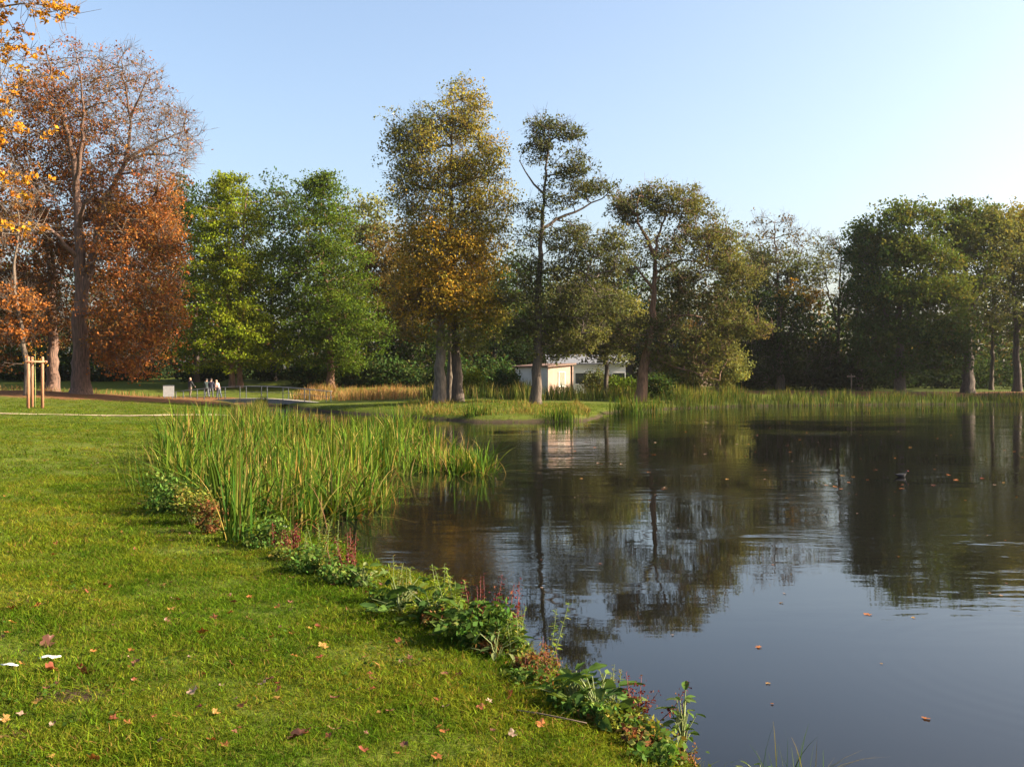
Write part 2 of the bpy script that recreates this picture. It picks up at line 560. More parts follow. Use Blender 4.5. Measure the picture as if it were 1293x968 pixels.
def pick_cols(r, pal, n, var=0.22):
    """pal: list of (weight, rgb)"""
    w = np.array([p[0] for p in pal], float); w /= w.sum()
    c = np.array([p[1] for p in pal], float)
    k = r.choice(len(pal), n, p=w)
    return c[k] * np.clip(1 + var * r.normal(size=(n, 1)), 0.45, 1.7) * (1 + 0.08 * r.normal(size=(n, 3)))


def frusta(A, B, ra, rb, k):
    D = unit(B - A)
    ref = np.where(np.abs(D[:, 2:3]) < 0.9, np.array([[0, 0, 1.0]]), np.array([[1.0, 0, 0]]))
    U = unit(np.cross(D, ref)); Wv = np.cross(D, U)
    th = np.arange(k) * 2 * math.pi / k
    ring = U[:, None, :] * np.cos(th)[None, :, None] + Wv[:, None, :] * np.sin(th)[None, :, None]
    V = np.stack([A[:, None, :] + ring * ra[:, None, None], B[:, None, :] + ring * rb[:, None, None]], 1).reshape(-1, 3)
    n = len(A)
    j = np.arange(k); j2 = (j + 1) % k
    q = np.stack([j, j2, k + j2, k + j], 1)
    Q = (np.arange(n)[:, None, None] * (2 * k) + q[None]).reshape(-1, 4)
    return V, Q


def tube_np(pts, rad, k, r=None, rough=0.0):
    n = len(pts)
    D = unit(np.gradient(pts, axis=0))
    U = unit(np.cross(D, np.array([[0.05, 1.0, 0.02]]))); Wv = np.cross(D, U)
    th = np.arange(k) * 2 * math.pi / k
    rr = rad[:, None] * np.ones((n, k))
    if r is not None and rough:
        rr = rr * (1 + rough * r.normal(size=(1, k)) + 0.5 * rough * r.normal(size=(n, k)))
    V = pts[:, None] + (U[:, None] * np.cos(th)[None, :, None] + Wv[:, None] * np.sin(th)[None, :, None]) * rr[..., None]
    j = np.arange(k); j2 = (j + 1) % k
    i = np.arange(n - 1)[:, None]
    Q = np.stack([i * k + j, i * k + j2, (i + 1) * k + j2, (i + 1) * k + j], -1).reshape(-1, 4)
    return V.reshape(-1, 3), Q


class Geo:
    def __init__(s): s.V, s.Q, s.c, s.n = [], [], [], 0
    def add(s, V, Q, col=None):
        s.V.append(V); s.Q.append(np.asarray(Q) + s.n); s.n += len(V)
        if col is not None: s.c.append(col)
    def mesh(s, name):
        return np_mesh(name, np.concatenate(s.V), np.concatenate(s.Q), col=np.concatenate(s.c) if s.c else None)


def poly_resample(pts, step):
    pts = np.asarray(pts, float)
    seg = np.linalg.norm(np.diff(pts, axis=0), axis=1)
    s = np.concatenate([[0], np.cumsum(seg)])
    n = max(3, int(s[-1] / step))
    t = np.linspace(0, s[-1], n)
    out = np.stack([np.interp(t, s, pts[:, k]) for k in range(3)], 1)
    for _ in range(2):
        out[1:-1] = 0.25 * out[:-2] + 0.5 * out[1:-1] + 0.25 * out[2:]
    return out


def make_tree(name, label, d, base_px, stems, blobs, seed, bark=None, group=None, leaf=0.24, cat='tree',
              boughs=None, rise=0.12, twig=0, tipr=0.018, up=0.5, flat=0.6, droop=0.0, base_z=None, wander=0.07):
    """stems: list of (points [(px, py, ddepth)], r0, r1); blobs: (px, py, rx, ry, n_clumps, leaves_per_clump, palette, clump_radius_m, ddepth, rdepth_m)"""
    r = np.random.default_rng(seed)
    bark = bark or M_BARK
    bx = (base_px - CX) * d / F
    bz = hz(bx, d) if base_z is None else base_z
    root = thing(name, label, cat, (bx, d, bz), group=group)
    O = np.array([bx, d, bz])
    nodes, par, srad = [], [], []
    trunk = Geo()
    for si, (pts, r0, r1) in enumerate(stems):
        w = []
        for i, p in enumerate(pts):
            dd = p[2] if len(p) > 2 else 0.0
            if p[1] is None:
                w.append(np.array([(p[0] - CX) * d / F, d + dd, bz - 0.15]))
            else:
                q = P(p[0], p[1], d); q[1] += dd; w.append(q)
        sp = poly_resample(w, 0.6)
        sp[1:-1] += r.normal(size=(len(sp) - 2, 3)) * 0.05
        t = np.linspace(0, 1, len(sp))
        rad = r1 + (r0 - r1) * (1 - t) ** 1.25
        if pts[0][1] is None:
            hgt = sp[:, 2] - bz
            rad = rad * (1 + 0.32 * np.exp(-np.maximum(hgt, 0) / 0.5))
        V, Q = tube_np(sp - O, rad, 10, r, 0.05)
        trunk.add(V, Q)
        if pts[0][1] is None or not nodes: pj = -1
        else: pj = int(np.argmin(np.linalg.norm(np.array(nodes) - sp[0], axis=1)))
        for i in range(len(sp)):
            nodes.append(sp[i]); par.append(pj if i == 0 else len(nodes) - 2); srad.append(rad[i])
    put('trunk', trunk.mesh('trunk'), bark, root)
    nstem = len(nodes)
    plen = [0.0] * nstem
    # clump centres
    clumps = []
    KW = unit(r.normal(size=(9, 3))) * (2 * math.pi / r.uniform(1.6, 3.8, (9, 1))) * (75.0 / d) ** 0.3
    PH = r.uniform(0, 6.28, 9)
    lump = lambda p_: np.sin(p_ @ KW.T + PH).sum(1) / 4.0
    for b in blobs:
        px, py, rx, ry, n, lpc, pal, cr = b[:8]
        dd = b[8] if len(b) > 8 else 0.0
        c = P(px, py, d); c[1] += dd
        sx, sz = rx * d / F, ry * d / F
        sy = b[9] if len(b) > 9 else min(sx, max(sz, sx * .7)) * 0.85
        m = int(n * 2.3) + 4
        k = unit(r.normal(size=(m, 3))) * ((0.15 + 0.85 * r.random((m, 1))) ** (1 / 2.4))
        q = c + k * 1.06 * np.array([sx, sy, sz])
        f = lump(q)
        q = q[np.argsort(-(f + 1.5 * r.random(m)))[:n]]
        for p_ in q:
            clumps.append((p_, lpc, pal, cr))
    if boughs:
        prof, tiers, per, lpc, pal, cr = boughs   # prof: (py, left px, right px)
        pr_ = np.array(prof, float)
        for ti in range(tiers):
            py = pr_[0, 0] + (pr_[-1, 0] - pr_[0, 0]) * ((ti + r.uniform(-.25, .25)) / (tiers - 1))
            lft, rgt = np.interp(py, pr_[:, 0], pr_[:, 1]), np.interp(py, pr_[:, 0], pr_[:, 2])
            mid = 0.5 * (lft + rgt); hw = 0.5 * (rgt - lft) * d / F
            ax = P(mid, py, d)
            for b_ in range(per):
                az = (b_ + r.uniform(-.3, .3)) * 2 * math.pi / per + ti * 1.1
                Lb = hw * r.uniform(.45, 1.18)
                nb_ = max(2, int(Lb / 0.75))
                for q_ in range(nb_):
                    t = (q_ + 1) / nb_
                    p_ = ax + np.array([math.cos(az) * Lb * t, math.sin(az) * Lb * t * .9, .5 * t - 1.15 * t * t * (Lb / 5)]) + r.normal(size=3) * np.array([.35, .35, .35])
                    clumps.append((p_, lpc * (0.6 + .7 * t), pal, cr * (0.75 + .45 * math.sin(math.pi * min(t, .9)))))
    st = np.array(nodes)
    order = np.argsort([np.min(np.linalg.norm(st - c[0], axis=1)) for c in clumps])
    NA = np.zeros((nstem + len(clumps) * 14, 3)); NA[:nstem] = st
    PL = np.zeros(len(NA)); cnt = nstem
    low = st[:, 2].min() + 1.2
    tips = {}
    for ci in order:
        a = clumps[ci][0]
        dv = a - NA[:cnt]
        dist = np.linalg.norm(dv, axis=1)
        cost = dist * (1 + 0.55 * np.clip(-dv[:, 2] / (dist + 1e-6), 0, 1)) + 0.22 * PL[:cnt]
        cost[:nstem] += np.where(NA[:nstem, 2] < low, 50, 0)
        j = int(np.argmin(cost))
        L = dist[j]
        ns = int(min(12, max(2, L / 0.8)))
        s0 = NA[j]
        ctrl = 0.5 * (s0 + a) + np.array([0, 0, rise * L]) + r.normal(size=3) * wander * L
        prev = j
        for i in range(1, ns + 1):
            t = i / ns
            q = (1 - t) ** 2 * s0 + 2 * t * (1 - t) * ctrl + t * t * a + (r.normal(size=3) * 0.03 * L / ns ** .5 if i < ns else 0)
            NA[cnt] = q; par.append(prev); srad.append(0.0); PL[cnt] = PL[prev] + L / ns; prev = cnt; cnt += 1
        tips[ci] = prev
    NA = NA[:cnt]; par = np.array(par)
    # pipe model radii
    acc = np.zeros(cnt); E = 2.25
    kids = np.bincount(par[par >= 0], minlength=cnt)
    for i in range(cnt - 1, nstem - 1, -1):
        if acc[i] == 0: acc[i] = tipr ** E
        p = par[i]
        if p >= nstem: acc[p] += acc[i]
    rad = acc ** (1 / E)
    ei = np.arange(nstem, cnt)
    if len(ei):
        pr = np.where(par[ei] >= nstem, rad[par[ei]], np.minimum(rad[ei] * 1.25, np.array(srad)[np.minimum(par[ei], nstem - 1)] * 0.8))
        g = Geo()
        A = NA[par[ei]] - O; B = NA[ei] - O
        thick = np.maximum(pr, rad[ei]) > 0.05
        for sel, k in ((thick, 6), (~thick, 4)):
            if sel.any():
                V, Q = frusta(A[sel], B[sel], np.minimum(pr[sel], rad[ei][sel] * 1.5), rad[ei][sel], k); g.add(V, Q)
        # fine twigs at the tips
        if twig:
            TA, TB, R1, R2 = [], [], [], []
            tipi = np.array([tips[i] for i in range(len(clumps))])
            par_dir = unit(NA[tipi] - NA[par[tipi]])
            for _ in range(twig):
                a0 = NA[tipi] + (NA[par[tipi]] - NA[tipi]) * r.random((len(tipi), 1)) * 0.98
                dr = unit(par_dir * 0.8 + r.normal(size=(len(tipi), 3)) * 0.75 + np.array([0, 0, 0.35]))
                ln = r.uniform(0.5, 1.3, (len(tipi), 1))
                m1 = a0 + dr * ln * 0.5
                m2 = m1 + unit(dr + r.normal(size=dr.shape) * 0.35 + np.array([0, 0, 0.2])) * ln * 0.6
                m3 = m1 + unit(dr + r.normal(size=dr.shape) * 0.6) * ln * 0.5
                for s_, e_, q1, q2 in ((a0, m1, .013, .010), (m1, m2, .010, .006), (m1, m3, .009, .005)):
                    TA.append(s_); TB.append(e_); R1.append(np.full(len(s_), q1)); R2.append(np.full(len(s_), q2))
            V, Q = frusta(np.concatenate(TA) - O, np.concatenate(TB) - O, np.concatenate(R1), np.concatenate(R2), 3); g.add(V, Q)
        put('branches', g.mesh('branches'), bark if bark not in (M_BARKP, M_BARKC) else M_BARK, root)['kind'] = 'stuff'
    # foliage
    g = Geo()
    for ci, (c, lpc, pal, cr) in enumerate(clumps):
        n = int(lpc * r.uniform(0.45, 1.5) * (1.3 if leaf < 0.21 else 1.0))
        if n < 1: continue
        nb = max(1, n // 9)
        sub = c + np.clip(r.normal(size=(nb, 3)), -1.5, 1.5) * cr * np.array([0.75, 0.75, 0.75 * flat])
        k = r.integers(0, nb, n)
        pos = sub[k] + np.clip(r.normal(size=(n, 3)), -1.4, 1.4) * cr * 0.36 * np.array([1, 1, flat]) - np.array([0, 0, droop * cr]) * np.abs(r.normal(size=(n, 1))) * 0.5
        base = pick_cols(r, pal, 1, 0.14)
        col = 0.5 * base + 0.5 * pick_cols(r, pal, n, 0.2)
        V, Q, cc = leaves_geo(r, pos - O, leaf * r.uniform(0.45, 1.4, n), np.clip(col, 0.004, 0.9), up, 0.62, droop)
        g.add(V, Q, cc)
    if g.V:
        put('crown', g.mesh('crown'), M_LEAF, root)
    return root


# palettes (linear base colours)
G_CYP = [(3, (0.150, 0.182, 0.012)), (2, (0.10, 0.140, 0.011)), (1, (0.195, 0.21, 0.014))]
G_MID = [(3, (0.078, 0.120, 0.014)), (2, (0.054, 0.092, 0.013)), (1, (0.115, 0.146, 0.015))]
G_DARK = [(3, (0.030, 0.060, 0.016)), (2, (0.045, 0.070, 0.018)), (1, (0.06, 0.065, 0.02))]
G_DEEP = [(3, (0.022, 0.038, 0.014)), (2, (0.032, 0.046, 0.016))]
OLIVE = [(3, (0.135, 0.140, 0.042)), (2, (0.10, 0.112, 0.036)), (1, (0.18, 0.165, 0.046))]
OLIVE_D = [(3, (0.095, 0.105, 0.040)), (2, (0.070, 0.085, 0.034)), (1, (0.135, 0.13, 0.046))]
GOLD = [(3, (0.33, 0.21, 0.028)), (2, (0.24, 0.18, 0.03)), (1, (0.40, 0.21, 0.022)), (1, (0.15, 0.14, 0.024))]
GOLD_G = [(3, (0.20, 0.17, 0.03)), (2, (0.15, 0.15, 0.03)), (2, (0.27, 0.185, 0.03)), (1, (0.09, 0.105, 0.024))]
RUST = [(3, (0.23, 0.080, 0.024)), (2, (0.16, 0.058, 0.020)), (1.3, (0.31, 0.125, 0.028)), (0.9, (0.14, 0.105, 0.028))]
RUST_D = [(3, (0.15, 0.058, 0.02)), (2, (0.10, 0.045, 0.018)), (1, (0.09, 0.075, 0.025))]
ORANGE = [(3, (0.45, 0.20, 0.022)), (2, (0.34, 0.13, 0.018)), (2, (0.52, 0.30, 0.03))]
BROWN_O = [(3, (0.11, 0.078, 0.026)), (2, (0.075, 0.07, 0.024)), (1, (0.16, 0.09, 0.025))]
OAK = [(3, (0.065, 0.100, 0.022)), (2, (0.095, 0.12, 0.024)), (1, (0.12, 0.10, 0.024))]

# --- the big horse chestnut with two stems, half bare
make_tree('chestnut_tree', 'huge rust-brown chestnut with forked double trunk and bare upper twigs', 75, 102,
    [([(102, None), (102, 450), (101, 400), (103, 372), (101, 320), (98, 260), (96, 200, -.5), (86, 150, -1), (74, 105, -1), (66, 70, -1)], 0.70, 0.05),
     ([(103, 378), (112, 345), (117, 310, .6), (121, 262, 1), (132, 226, 1.5), (148, 195, 2), (153, 150, 2), (146, 105, 2), (140, 66, 2)], 0.40, 0.04),
     ([(101, 330), (85, 300, -1.5), (72, 285, -2), (60, 288, -2.5)], 0.22, 0.06), ([(97, 240, -.3), (112, 205, -1.5), (120, 160, -2), (118, 110, -2), (108, 70, -2)], 0.22, 0.03),
     ([(148, 195, 2), (176, 172, 2.5), (202, 160, 3), (225, 150, 3)], 0.15, 0.03), ([(150, 190, 2), (180, 192, 1.5), (212, 188, 1), (236, 196, .5)], 0.13, 0.02),
     ([(152, 140, 2), (172, 112, 1), (186, 88, .5)], 0.12, 0.02), ([(96, 195), (70, 170, 1), (50, 130, 2), (40, 90, 2)], 0.16, 0.03), ([(138, 215, 2), (170, 215, 0), (200, 222, -1)], 0.1, 0.02),
     ([(99, 290), (120, 260, -2), (150, 250, -3)], 0.22, 0.05), ([(103, 345), (135, 330, -2), (170, 330, -3), (205, 345, -3)], 0.16, 0.03), ([(102, 400), (135, 395, -2), (175, 405, -2.5), (205, 420, -2.5)], 0.13, 0.03)],
    [(180, 312, 50, 46, 120, 46, RUST, 0.95, -1, 3), (186, 392, 46, 52, 150, 48, RUST, 0.95, -2, 3), (172, 442, 46, 32, 70, 44, RUST, 0.9, -1, 2.6), (130, 420, 30, 40, 40, 34, RUST, .8, 2, 2), (155, 275, 58, 40, 130, 44, RUST, 0.8, 1.5, 2.5), (205, 285, 26, 34, 50, 44, RUST, 0.7, -1, 2),
     (148, 120, 62, 66, 300, 4, RUST, 0.7, 1, 4.5), (205, 165, 38, 44, 170, 2, RUST, 0.6, 2, 2.5), (195, 205, 42, 24, 80, 3, RUST, 0.6, 1, 2.5), (85, 120, 60, 68, 200, 11, RUST, 0.8, 1, 4), (50, 150, 55, 65, 150, 30, RUST, 0.8, 1, 4), (100, 190, 50, 40, 80, 22, RUST, .8, 2, 3), (205, 235, 26, 26, 36, 30, RUST, .7, 0, 2), (222, 340, 12, 60, 40, 36, RUST, .6, -1, 2), (120, 215, 50, 36, 90, 18, RUST, .8, 2.5, 2.5),
     (65, 250, 60, 60, 190, 34, RUST, 0.85, 3, 2.5), (60, 360, 50, 70, 140, 40, RUST_D, 0.8, 3, 2)],
    11, M_BARKC, leaf=0.205, twig=4, tipr=0.017, rise=0.15)
make_tree('chestnut_tree', 'leaning brown chestnut trunk just left of the forked chestnut', 80, 66,
    [([(66, None), (67, 440), (66, 400), (65, 360), (62, 320), (52, 270), (44, 220)], 0.50, 0.10),
     ([(66, 372), (76, 345, -.6), (70, 310, -1), (60, 285, -1)], 0.2, 0.05)],
    [(20, 300, 60, 90, 190, 40, RUST, 0.9), (10, 400, 55, 60, 130, 45, RUST_D, 0.9), (45, 170, 60, 70, 110, 16, RUST, 0.8),
     (-40, 220, 70, 120, 150, 40, RUST, 1.0)],
    12, M_BARKC, leaf=0.25, twig=4)
make_tree('chestnut_tree', 'slim slanting stem with sparse rusty leaves at the left edge behind the stakes', 70, 34,
    [([(34, None), (33, 460), (27, 420), (18, 370), (17, 330), (24, 290), (20, 240)], 0.22, 0.05)],
    [(22, 395, 30, 40, 70, 30, [(2, (0.32, 0.12, 0.03)), (1, (0.24, 0.09, 0.025))], 0.6), (10, 260, 40, 60, 70, 18, RUST, 0.7)],
    13, M_BARK, leaf=0.22, twig=4)
# --- tree just outside the frame whose orange sprays hang into it
make_tree('maple_tree', 'orange and yellow leaf sprays hanging in at the upper left corner', 34, -170,
    [([(-170, None), (-172, 400), (-168, 250), (-160, 100), (-150, -60)], 0.36, 0.08),
     ([(-168, 260), (-110, 200, -1), (-50, 175, -1), (10, 172, -1)], 0.11, 0.02),
     ([(-165, 330), (-110, 290), (-50, 275), (5, 285)], 0.10, 0.02),
     ([(-160, 110), (-100, 40), (-40, 12), (30, 3), (70, 8)], 0.12, 0.015)],
    [(35, 8, 58, 16, 30, 22, ORANGE, 0.26, 0, 1), (0, 45, 42, 30, 24, 20, ORANGE, 0.26, 0, 1), (45, 80, 30, 22, 8, 12, ORANGE, 0.25, 0, 1),
     (40, 175, 55, 22, 18, 14, ORANGE, 0.24, -1, 1), (45, 240, 45, 18, 14, 14, ORANGE, 0.24, -1, 1), (15, 130, 40, 30, 14, 14, ORANGE, 0.25, -1, 1),
     (10, 290, 40, 18, 10, 12, ORANGE, 0.24, 0, 1), (-150, 100, 120, 180, 260, 34, ORANGE, 0.5)],
    14, M_BARK, leaf=0.15, twig=2, tipr=0.007, rise=0.05)

# --- green swamp cypress pair
make_tree('swamp_cypress', 'bright yellow-green cypress with two trunks beside the footbridge', 101, 297,
    [([(293, None), (292, 460), (289, 400), (290, 330), (287, 260), (283, 228)], 0.34, 0.05),
     ([(303, None), (303, 460), (303, 400), (305, 330), (308, 280), (312, 240)], 0.32, 0.05)],
    [(285, 236, 16, 16, 20, 60, G_CYP, 0.6)],
    21, M_BARKR, leaf=0.24, flat=0.45, droop=0.5, rise=-0.02,
    boughs=([(232, 268, 305), (262, 246, 332), (300, 236, 345), (345, 232, 352), (390, 228, 368), (425, 226, 384), (452, 240, 376)], 21, 7, 78, G_CYP, 0.8))
make_tree('swamp_cypress', 'mid-green cypress on a single red-brown trunk right of the bridge', 101, 418,
    [([(418, None), (417, 450), (416, 410), (410, 350), (405, 290), (405, 235)], 0.42, 0.06)],
    [(404, 232, 16, 14, 18, 55, G_MID, 0.6)],
    22, M_BARKR, leaf=0.24, flat=0.5, droop=0.4, rise=-0.02,
    boughs=([(228, 388, 425), (262, 360, 445), (300, 352, 462), (345, 350, 480), (390, 346, 495), (430, 360, 492), (458, 385, 470)], 21, 7, 76, G_MID, 0.85))

# --- three trunks with gold and green crowns on the point
make_tree('lime_tree', 'tallest golden-green tree on the point, grey rightmost trunk of three', 72, 578,
    [([(578, None), (577, 460), (574, 400), (571, 330), (569, 250), (570, 180), (573, 130)], 0.40, 0.05)],
    [(578, 135, 34, 30, 70, 40, GOLD_G, 0.75), (560, 190, 66, 50, 190, 42, GOLD_G, 0.8), (525, 165, 34, 34, 55, 36, OLIVE, 0.75), (605, 225, 44, 50, 120, 42, GOLD_G, 0.8),
     (560, 260, 78, 50, 190, 40, GOLD_G, 0.85), (510, 225, 30, 40, 45, 26, OLIVE, 0.75), (600, 300, 44, 36, 80, 40, GOLD_G, 0.8)],
    31, M_BARKD, leaf=0.18, twig=3)
make_tree('lime_tree', 'golden tree with broad yellow lower crown, pale thick leftmost trunk of three', 71, 553,
    [([(554, None), (555, 470), (557, 420), (558, 370), (556, 330), (552, 300)], 0.46, 0.10)],
    [(570, 330, 62, 40, 170, 48, GOLD, 0.8), (555, 378, 66, 40, 190, 50, GOLD, 0.8), (600, 390, 44, 36, 90, 46, GOLD_G, 0.8),
     (525, 400, 34, 32, 60, 44, BROWN_O, 0.8), (560, 300, 46, 24, 70, 46, GOLD, 0.75), (590, 425, 40, 18, 40, 40, OLIVE, 0.7)],
    32, M_BARKP, leaf=0.18, twig=1)
make_tree('lime_tree', 'slender middle trunk between the two thicker ones on the point', 73, 567,
    [([(567, None), (568, 470), (568, 420), (566, 380), (560, 340)], 0.26, 0.07)],
    [(560, 350, 40, 36, 50, 40, GOLD, 0.8, 1), (530, 340, 40, 40, 60, 40, BROWN_O, 0.8, 1.5)],
    33, M_BARKP, leaf=0.18)
# --- tall thin alder and the spreading alder
make_tree('alder_tree', 'tall narrow alder with long bare side limbs, straight dark trunk by the cabin', 70, 677,
    [([(677, None), (678, 470), (680, 400), (682, 330), (685, 270), (689, 220), (693, 180), (694, 155)], 0.40, 0.04),
     ([(687, 245), (672, 230, -.4), (661, 222, -.5), (656, 205, -.5)], 0.09, 0.03),
     ([(683, 290), (710, 272, .5), (735, 262, 1), (765, 245, 1), (782, 232, 1)], 0.13, 0.03),
     ([(681, 345), (705, 335, -.5), (730, 345, -1), (752, 352, -1)], 0.11, 0.03),
     ([(680, 400), (705, 398, -.5), (735, 404, -1)], 0.10, 0.03), ([(681, 350), (660, 335), (640, 320)], 0.08, 0.02)],
    [(695, 165, 26, 18, 41, 39, OLIVE_D, 0.5), (722, 168, 16, 12, 14, 33, OLIVE_D, 0.45), (678, 195, 22, 20, 28, 35, OLIVE_D, 0.5), (715, 205, 32, 20, 41, 37, OLIVE_D, 0.5),
     (755, 238, 30, 12, 36, 37, OLIVE_D, 0.5, 1, 1), (708, 245, 28, 18, 28, 35, OLIVE_D, 0.5), (665, 265, 14, 16, 11, 26, OLIVE_D, 0.45), (725, 300, 42, 20, 63, 39, OLIVE_D, 0.55),
     (760, 330, 34, 22, 49, 39, OLIVE_D, 0.55), (695, 330, 36, 24, 44, 37, OLIVE_D, 0.55), (655, 370, 30, 26, 44, 35, OLIVE_D, 0.6), (735, 385, 52, 34, 110, 39, OLIVE_D, 0.65),
     (665, 420, 28, 22, 44, 33, OLIVE_D, 0.6), (725, 425, 40, 20, 61, 37, OLIVE, 0.6), (650, 315, 22, 22, 19, 6, OLIVE_D, 0.5), (690, 385, 34, 60, 51, 36, OLIVE_D, .6), (690, 290, 30, 40, 30, 34, OLIVE_D, .5), (700, 440, 26, 14, 22, 34, OLIVE, .55), (770, 300, 24, 14, 22, 36, OLIVE, .5)],
    41, M_BARKD, leaf=0.175, twig=2, rise=0.04)
make_tree('alder_tree', 'spreading alder with leaning trunk forking above the reeds at the water', 79, 810,
    [([(808, None), (812, 475), (818, 440), (824, 400), (827, 350), (826, 318), (836, 285, .5), (846, 262, .5), (855, 248, .5)], 0.46, 0.04),
     ([(826, 322), (812, 296, -.5), (800, 275, -1), (805, 250, -1)], 0.18, 0.03),
     ([(827, 345), (860, 325, 1), (890, 330, 1), (925, 345, 1)], 0.12, 0.03), ([(825, 365), (800, 335, -1), (780, 320, -1)], 0.12, 0.03),
     ([(823, 410), (860, 395, 1), (900, 400, 1.5), (945, 412, 1.5)], 0.15, 0.03), ([(820, 450), (850, 462, -1), (880, 475, -1.2), (905, 480, -1.2)], 0.10, 0.02)],
    [(800, 258, 28, 24, 71, 44, OLIVE_D, 0.6), (860, 262, 40, 28, 106, 44, OLIVE, 0.6), (825, 240, 20, 12, 25, 37, OLIVE, 0.5), (880, 310, 50, 26, 106, 44, OLIVE, 0.65),
     (775, 330, 32, 32, 47, 33, OLIVE_D, 0.6), (925, 345, 34, 26, 75, 46, OLIVE, 0.65), (880, 370, 50, 26, 94, 41, OLIVE_D, 0.65), (850, 420, 46, 26, 82, 41, OLIVE_D, 0.65),
     (930, 405, 34, 22, 71, 46, OLIVE, 0.65), (900, 440, 36, 24, 71, 41, OLIVE, 0.65), (790, 420, 32, 24, 47, 37, OLIVE_D, 0.6), (845, 455, 30, 14, 35, 37, OLIVE, 0.55), (850, 340, 60, 50, 66, 34, OLIVE_D, 0.7), (840, 300, 60, 40, 44, 34, OLIVE, .65), (880, 465, 40, 14, 29, 36, OLIVE, .6), (955, 415, 20, 14, 17, 38, OLIVE, .5), (905, 290, 26, 22, 25, 38, OLIVE, .6)],
    42, M_BARKR, leaf=0.185, twig=2, rise=0.05)
make_tree('alder_tree', 'low round olive-leaved tree in front of the white house wall', 83, 765,
    [([(765, None), (766, 470), (764, 440), (758, 400), (752, 370)], 0.24, 0.06)],
    [(745, 375, 46, 34, 143, 50, OLIVE, 0.75), (775, 405, 46, 36, 156, 50, OLIVE, 0.75), (725, 415, 38, 30, 91, 48, OLIVE_D, 0.75), (770, 445, 38, 14, 52, 40, OLIVE_D, 0.6)],
    43, M_BARKD, leaf=0.23)
make_tree('willow_bush', 'big olive-grey bush drooping to the reeds right of the leaning alder', 90, 905,
    [([(905, None), (902, 460), (895, 435), (892, 415)], 0.22, 0.06), ([(904, 475), (915, 450), (920, 430)], 0.14, 0.05)],
    [(895, 440, 34, 28, 120, 56, OLIVE, 0.7), (912, 462, 26, 24, 90, 56, OLIVE, 0.7), (872, 465, 22, 20, 50, 50, OLIVE_D, 0.7)],
    44, M_BARKD, leaf=0.24, droop=0.5)
make_tree('maple_tree', 'small bright orange autumn tree glimpsed behind the leaning alder', 108, 880,
    [([(880, None), (880, 450), (881, 420)], 0.15, 0.05)],
    [(882, 425, 16, 24, 60, 46, ORANGE, 0.7)], 45, M_BARKD, leaf=0.28)

# --- far shore on the right
make_tree('ash_tree', 'dark tree with bare twiggy top left of the gap on the far shore', 108, 985,
    [([(985, None), (985, 440), (983, 380), (980, 320), (978, 285)], 0.45, 0.05), ([(984, 400), (1005, 350, 1), (1018, 310, 1)], 0.2, 0.04)],
    [(978, 300, 44, 32, 110, 6, BROWN_O, 0.9), (985, 345, 58, 34, 150, 40, OLIVE_D, 1.0), (975, 400, 52, 44, 170, 46, G_DARK, 1.0), (1000, 375, 34, 20, 30, 30, GOLD, 0.7, -2.5),
     (960, 450, 40, 34, 110, 44, G_DEEP, 1.0), (1020, 440, 34, 40, 90, 40, G_DEEP, 1.0)],
    51, M_BARKD, leaf=0.30, twig=4, group='trees along the far shore')
make_tree('ash_tree', 'thin bare-twigged tree with bright sky showing through, in the far shore gap', 112, 1058,
    [([(1058, None), (1058, 430), (1060, 370), (1062, 320), (1058, 300)], 0.30, 0.04), ([(1059, 410), (1045, 370), (1040, 330)], 0.14, 0.03), ([(1059, 400), (1072, 365), (1078, 335)], 0.14, 0.03)],
    [(1058, 355, 30, 55, 120, 3, BROWN_O, 0.8), (1035, 330, 34, 34, 70, 14, OLIVE_D, 0.8), (1060, 455, 36, 22, 60, 40, G_DEEP, 0.9)],
    52, M_BARKD, leaf=0.28, twig=6, group='trees along the far shore')
make_tree('oak_tree', 'biggest round dark-green oak on the far shore, its right side coloured as lit', 100, 1136,
    [([(1136, None), (1136, 430), (1134, 370), (1138, 310), (1142, 280)], 0.60, 0.08), ([(1135, 420), (1165, 370), (1185, 340)], 0.28, 0.06), ([(1135, 430), (1110, 380), (1100, 330)], 0.25, 0.05)],
    [(1140, 295, 52, 38, 229, 56, OAK, 1.0), (1150, 350, 66, 48, 351, 58, OAK, 1.0), (1175, 395, 48, 44, 216, 56, OAK, 1.0), (1110, 370, 40, 60, 202, 52, G_DARK, 1.0),  # sun and shade painted in: lighter leaves up and right, darker left and below
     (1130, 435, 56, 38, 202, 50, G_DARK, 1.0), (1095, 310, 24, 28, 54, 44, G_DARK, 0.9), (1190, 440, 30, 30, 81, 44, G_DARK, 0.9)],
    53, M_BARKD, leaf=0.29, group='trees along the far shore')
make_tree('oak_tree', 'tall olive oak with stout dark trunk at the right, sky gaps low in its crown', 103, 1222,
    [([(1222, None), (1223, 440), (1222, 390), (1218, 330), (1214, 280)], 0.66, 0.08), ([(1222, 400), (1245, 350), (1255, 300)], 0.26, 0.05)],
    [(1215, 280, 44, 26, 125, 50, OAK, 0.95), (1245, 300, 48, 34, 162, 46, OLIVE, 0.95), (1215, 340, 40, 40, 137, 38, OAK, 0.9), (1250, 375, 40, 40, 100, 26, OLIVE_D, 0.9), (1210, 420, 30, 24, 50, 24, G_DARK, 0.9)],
    54, M_BARKD, leaf=0.29, group='trees along the far shore')
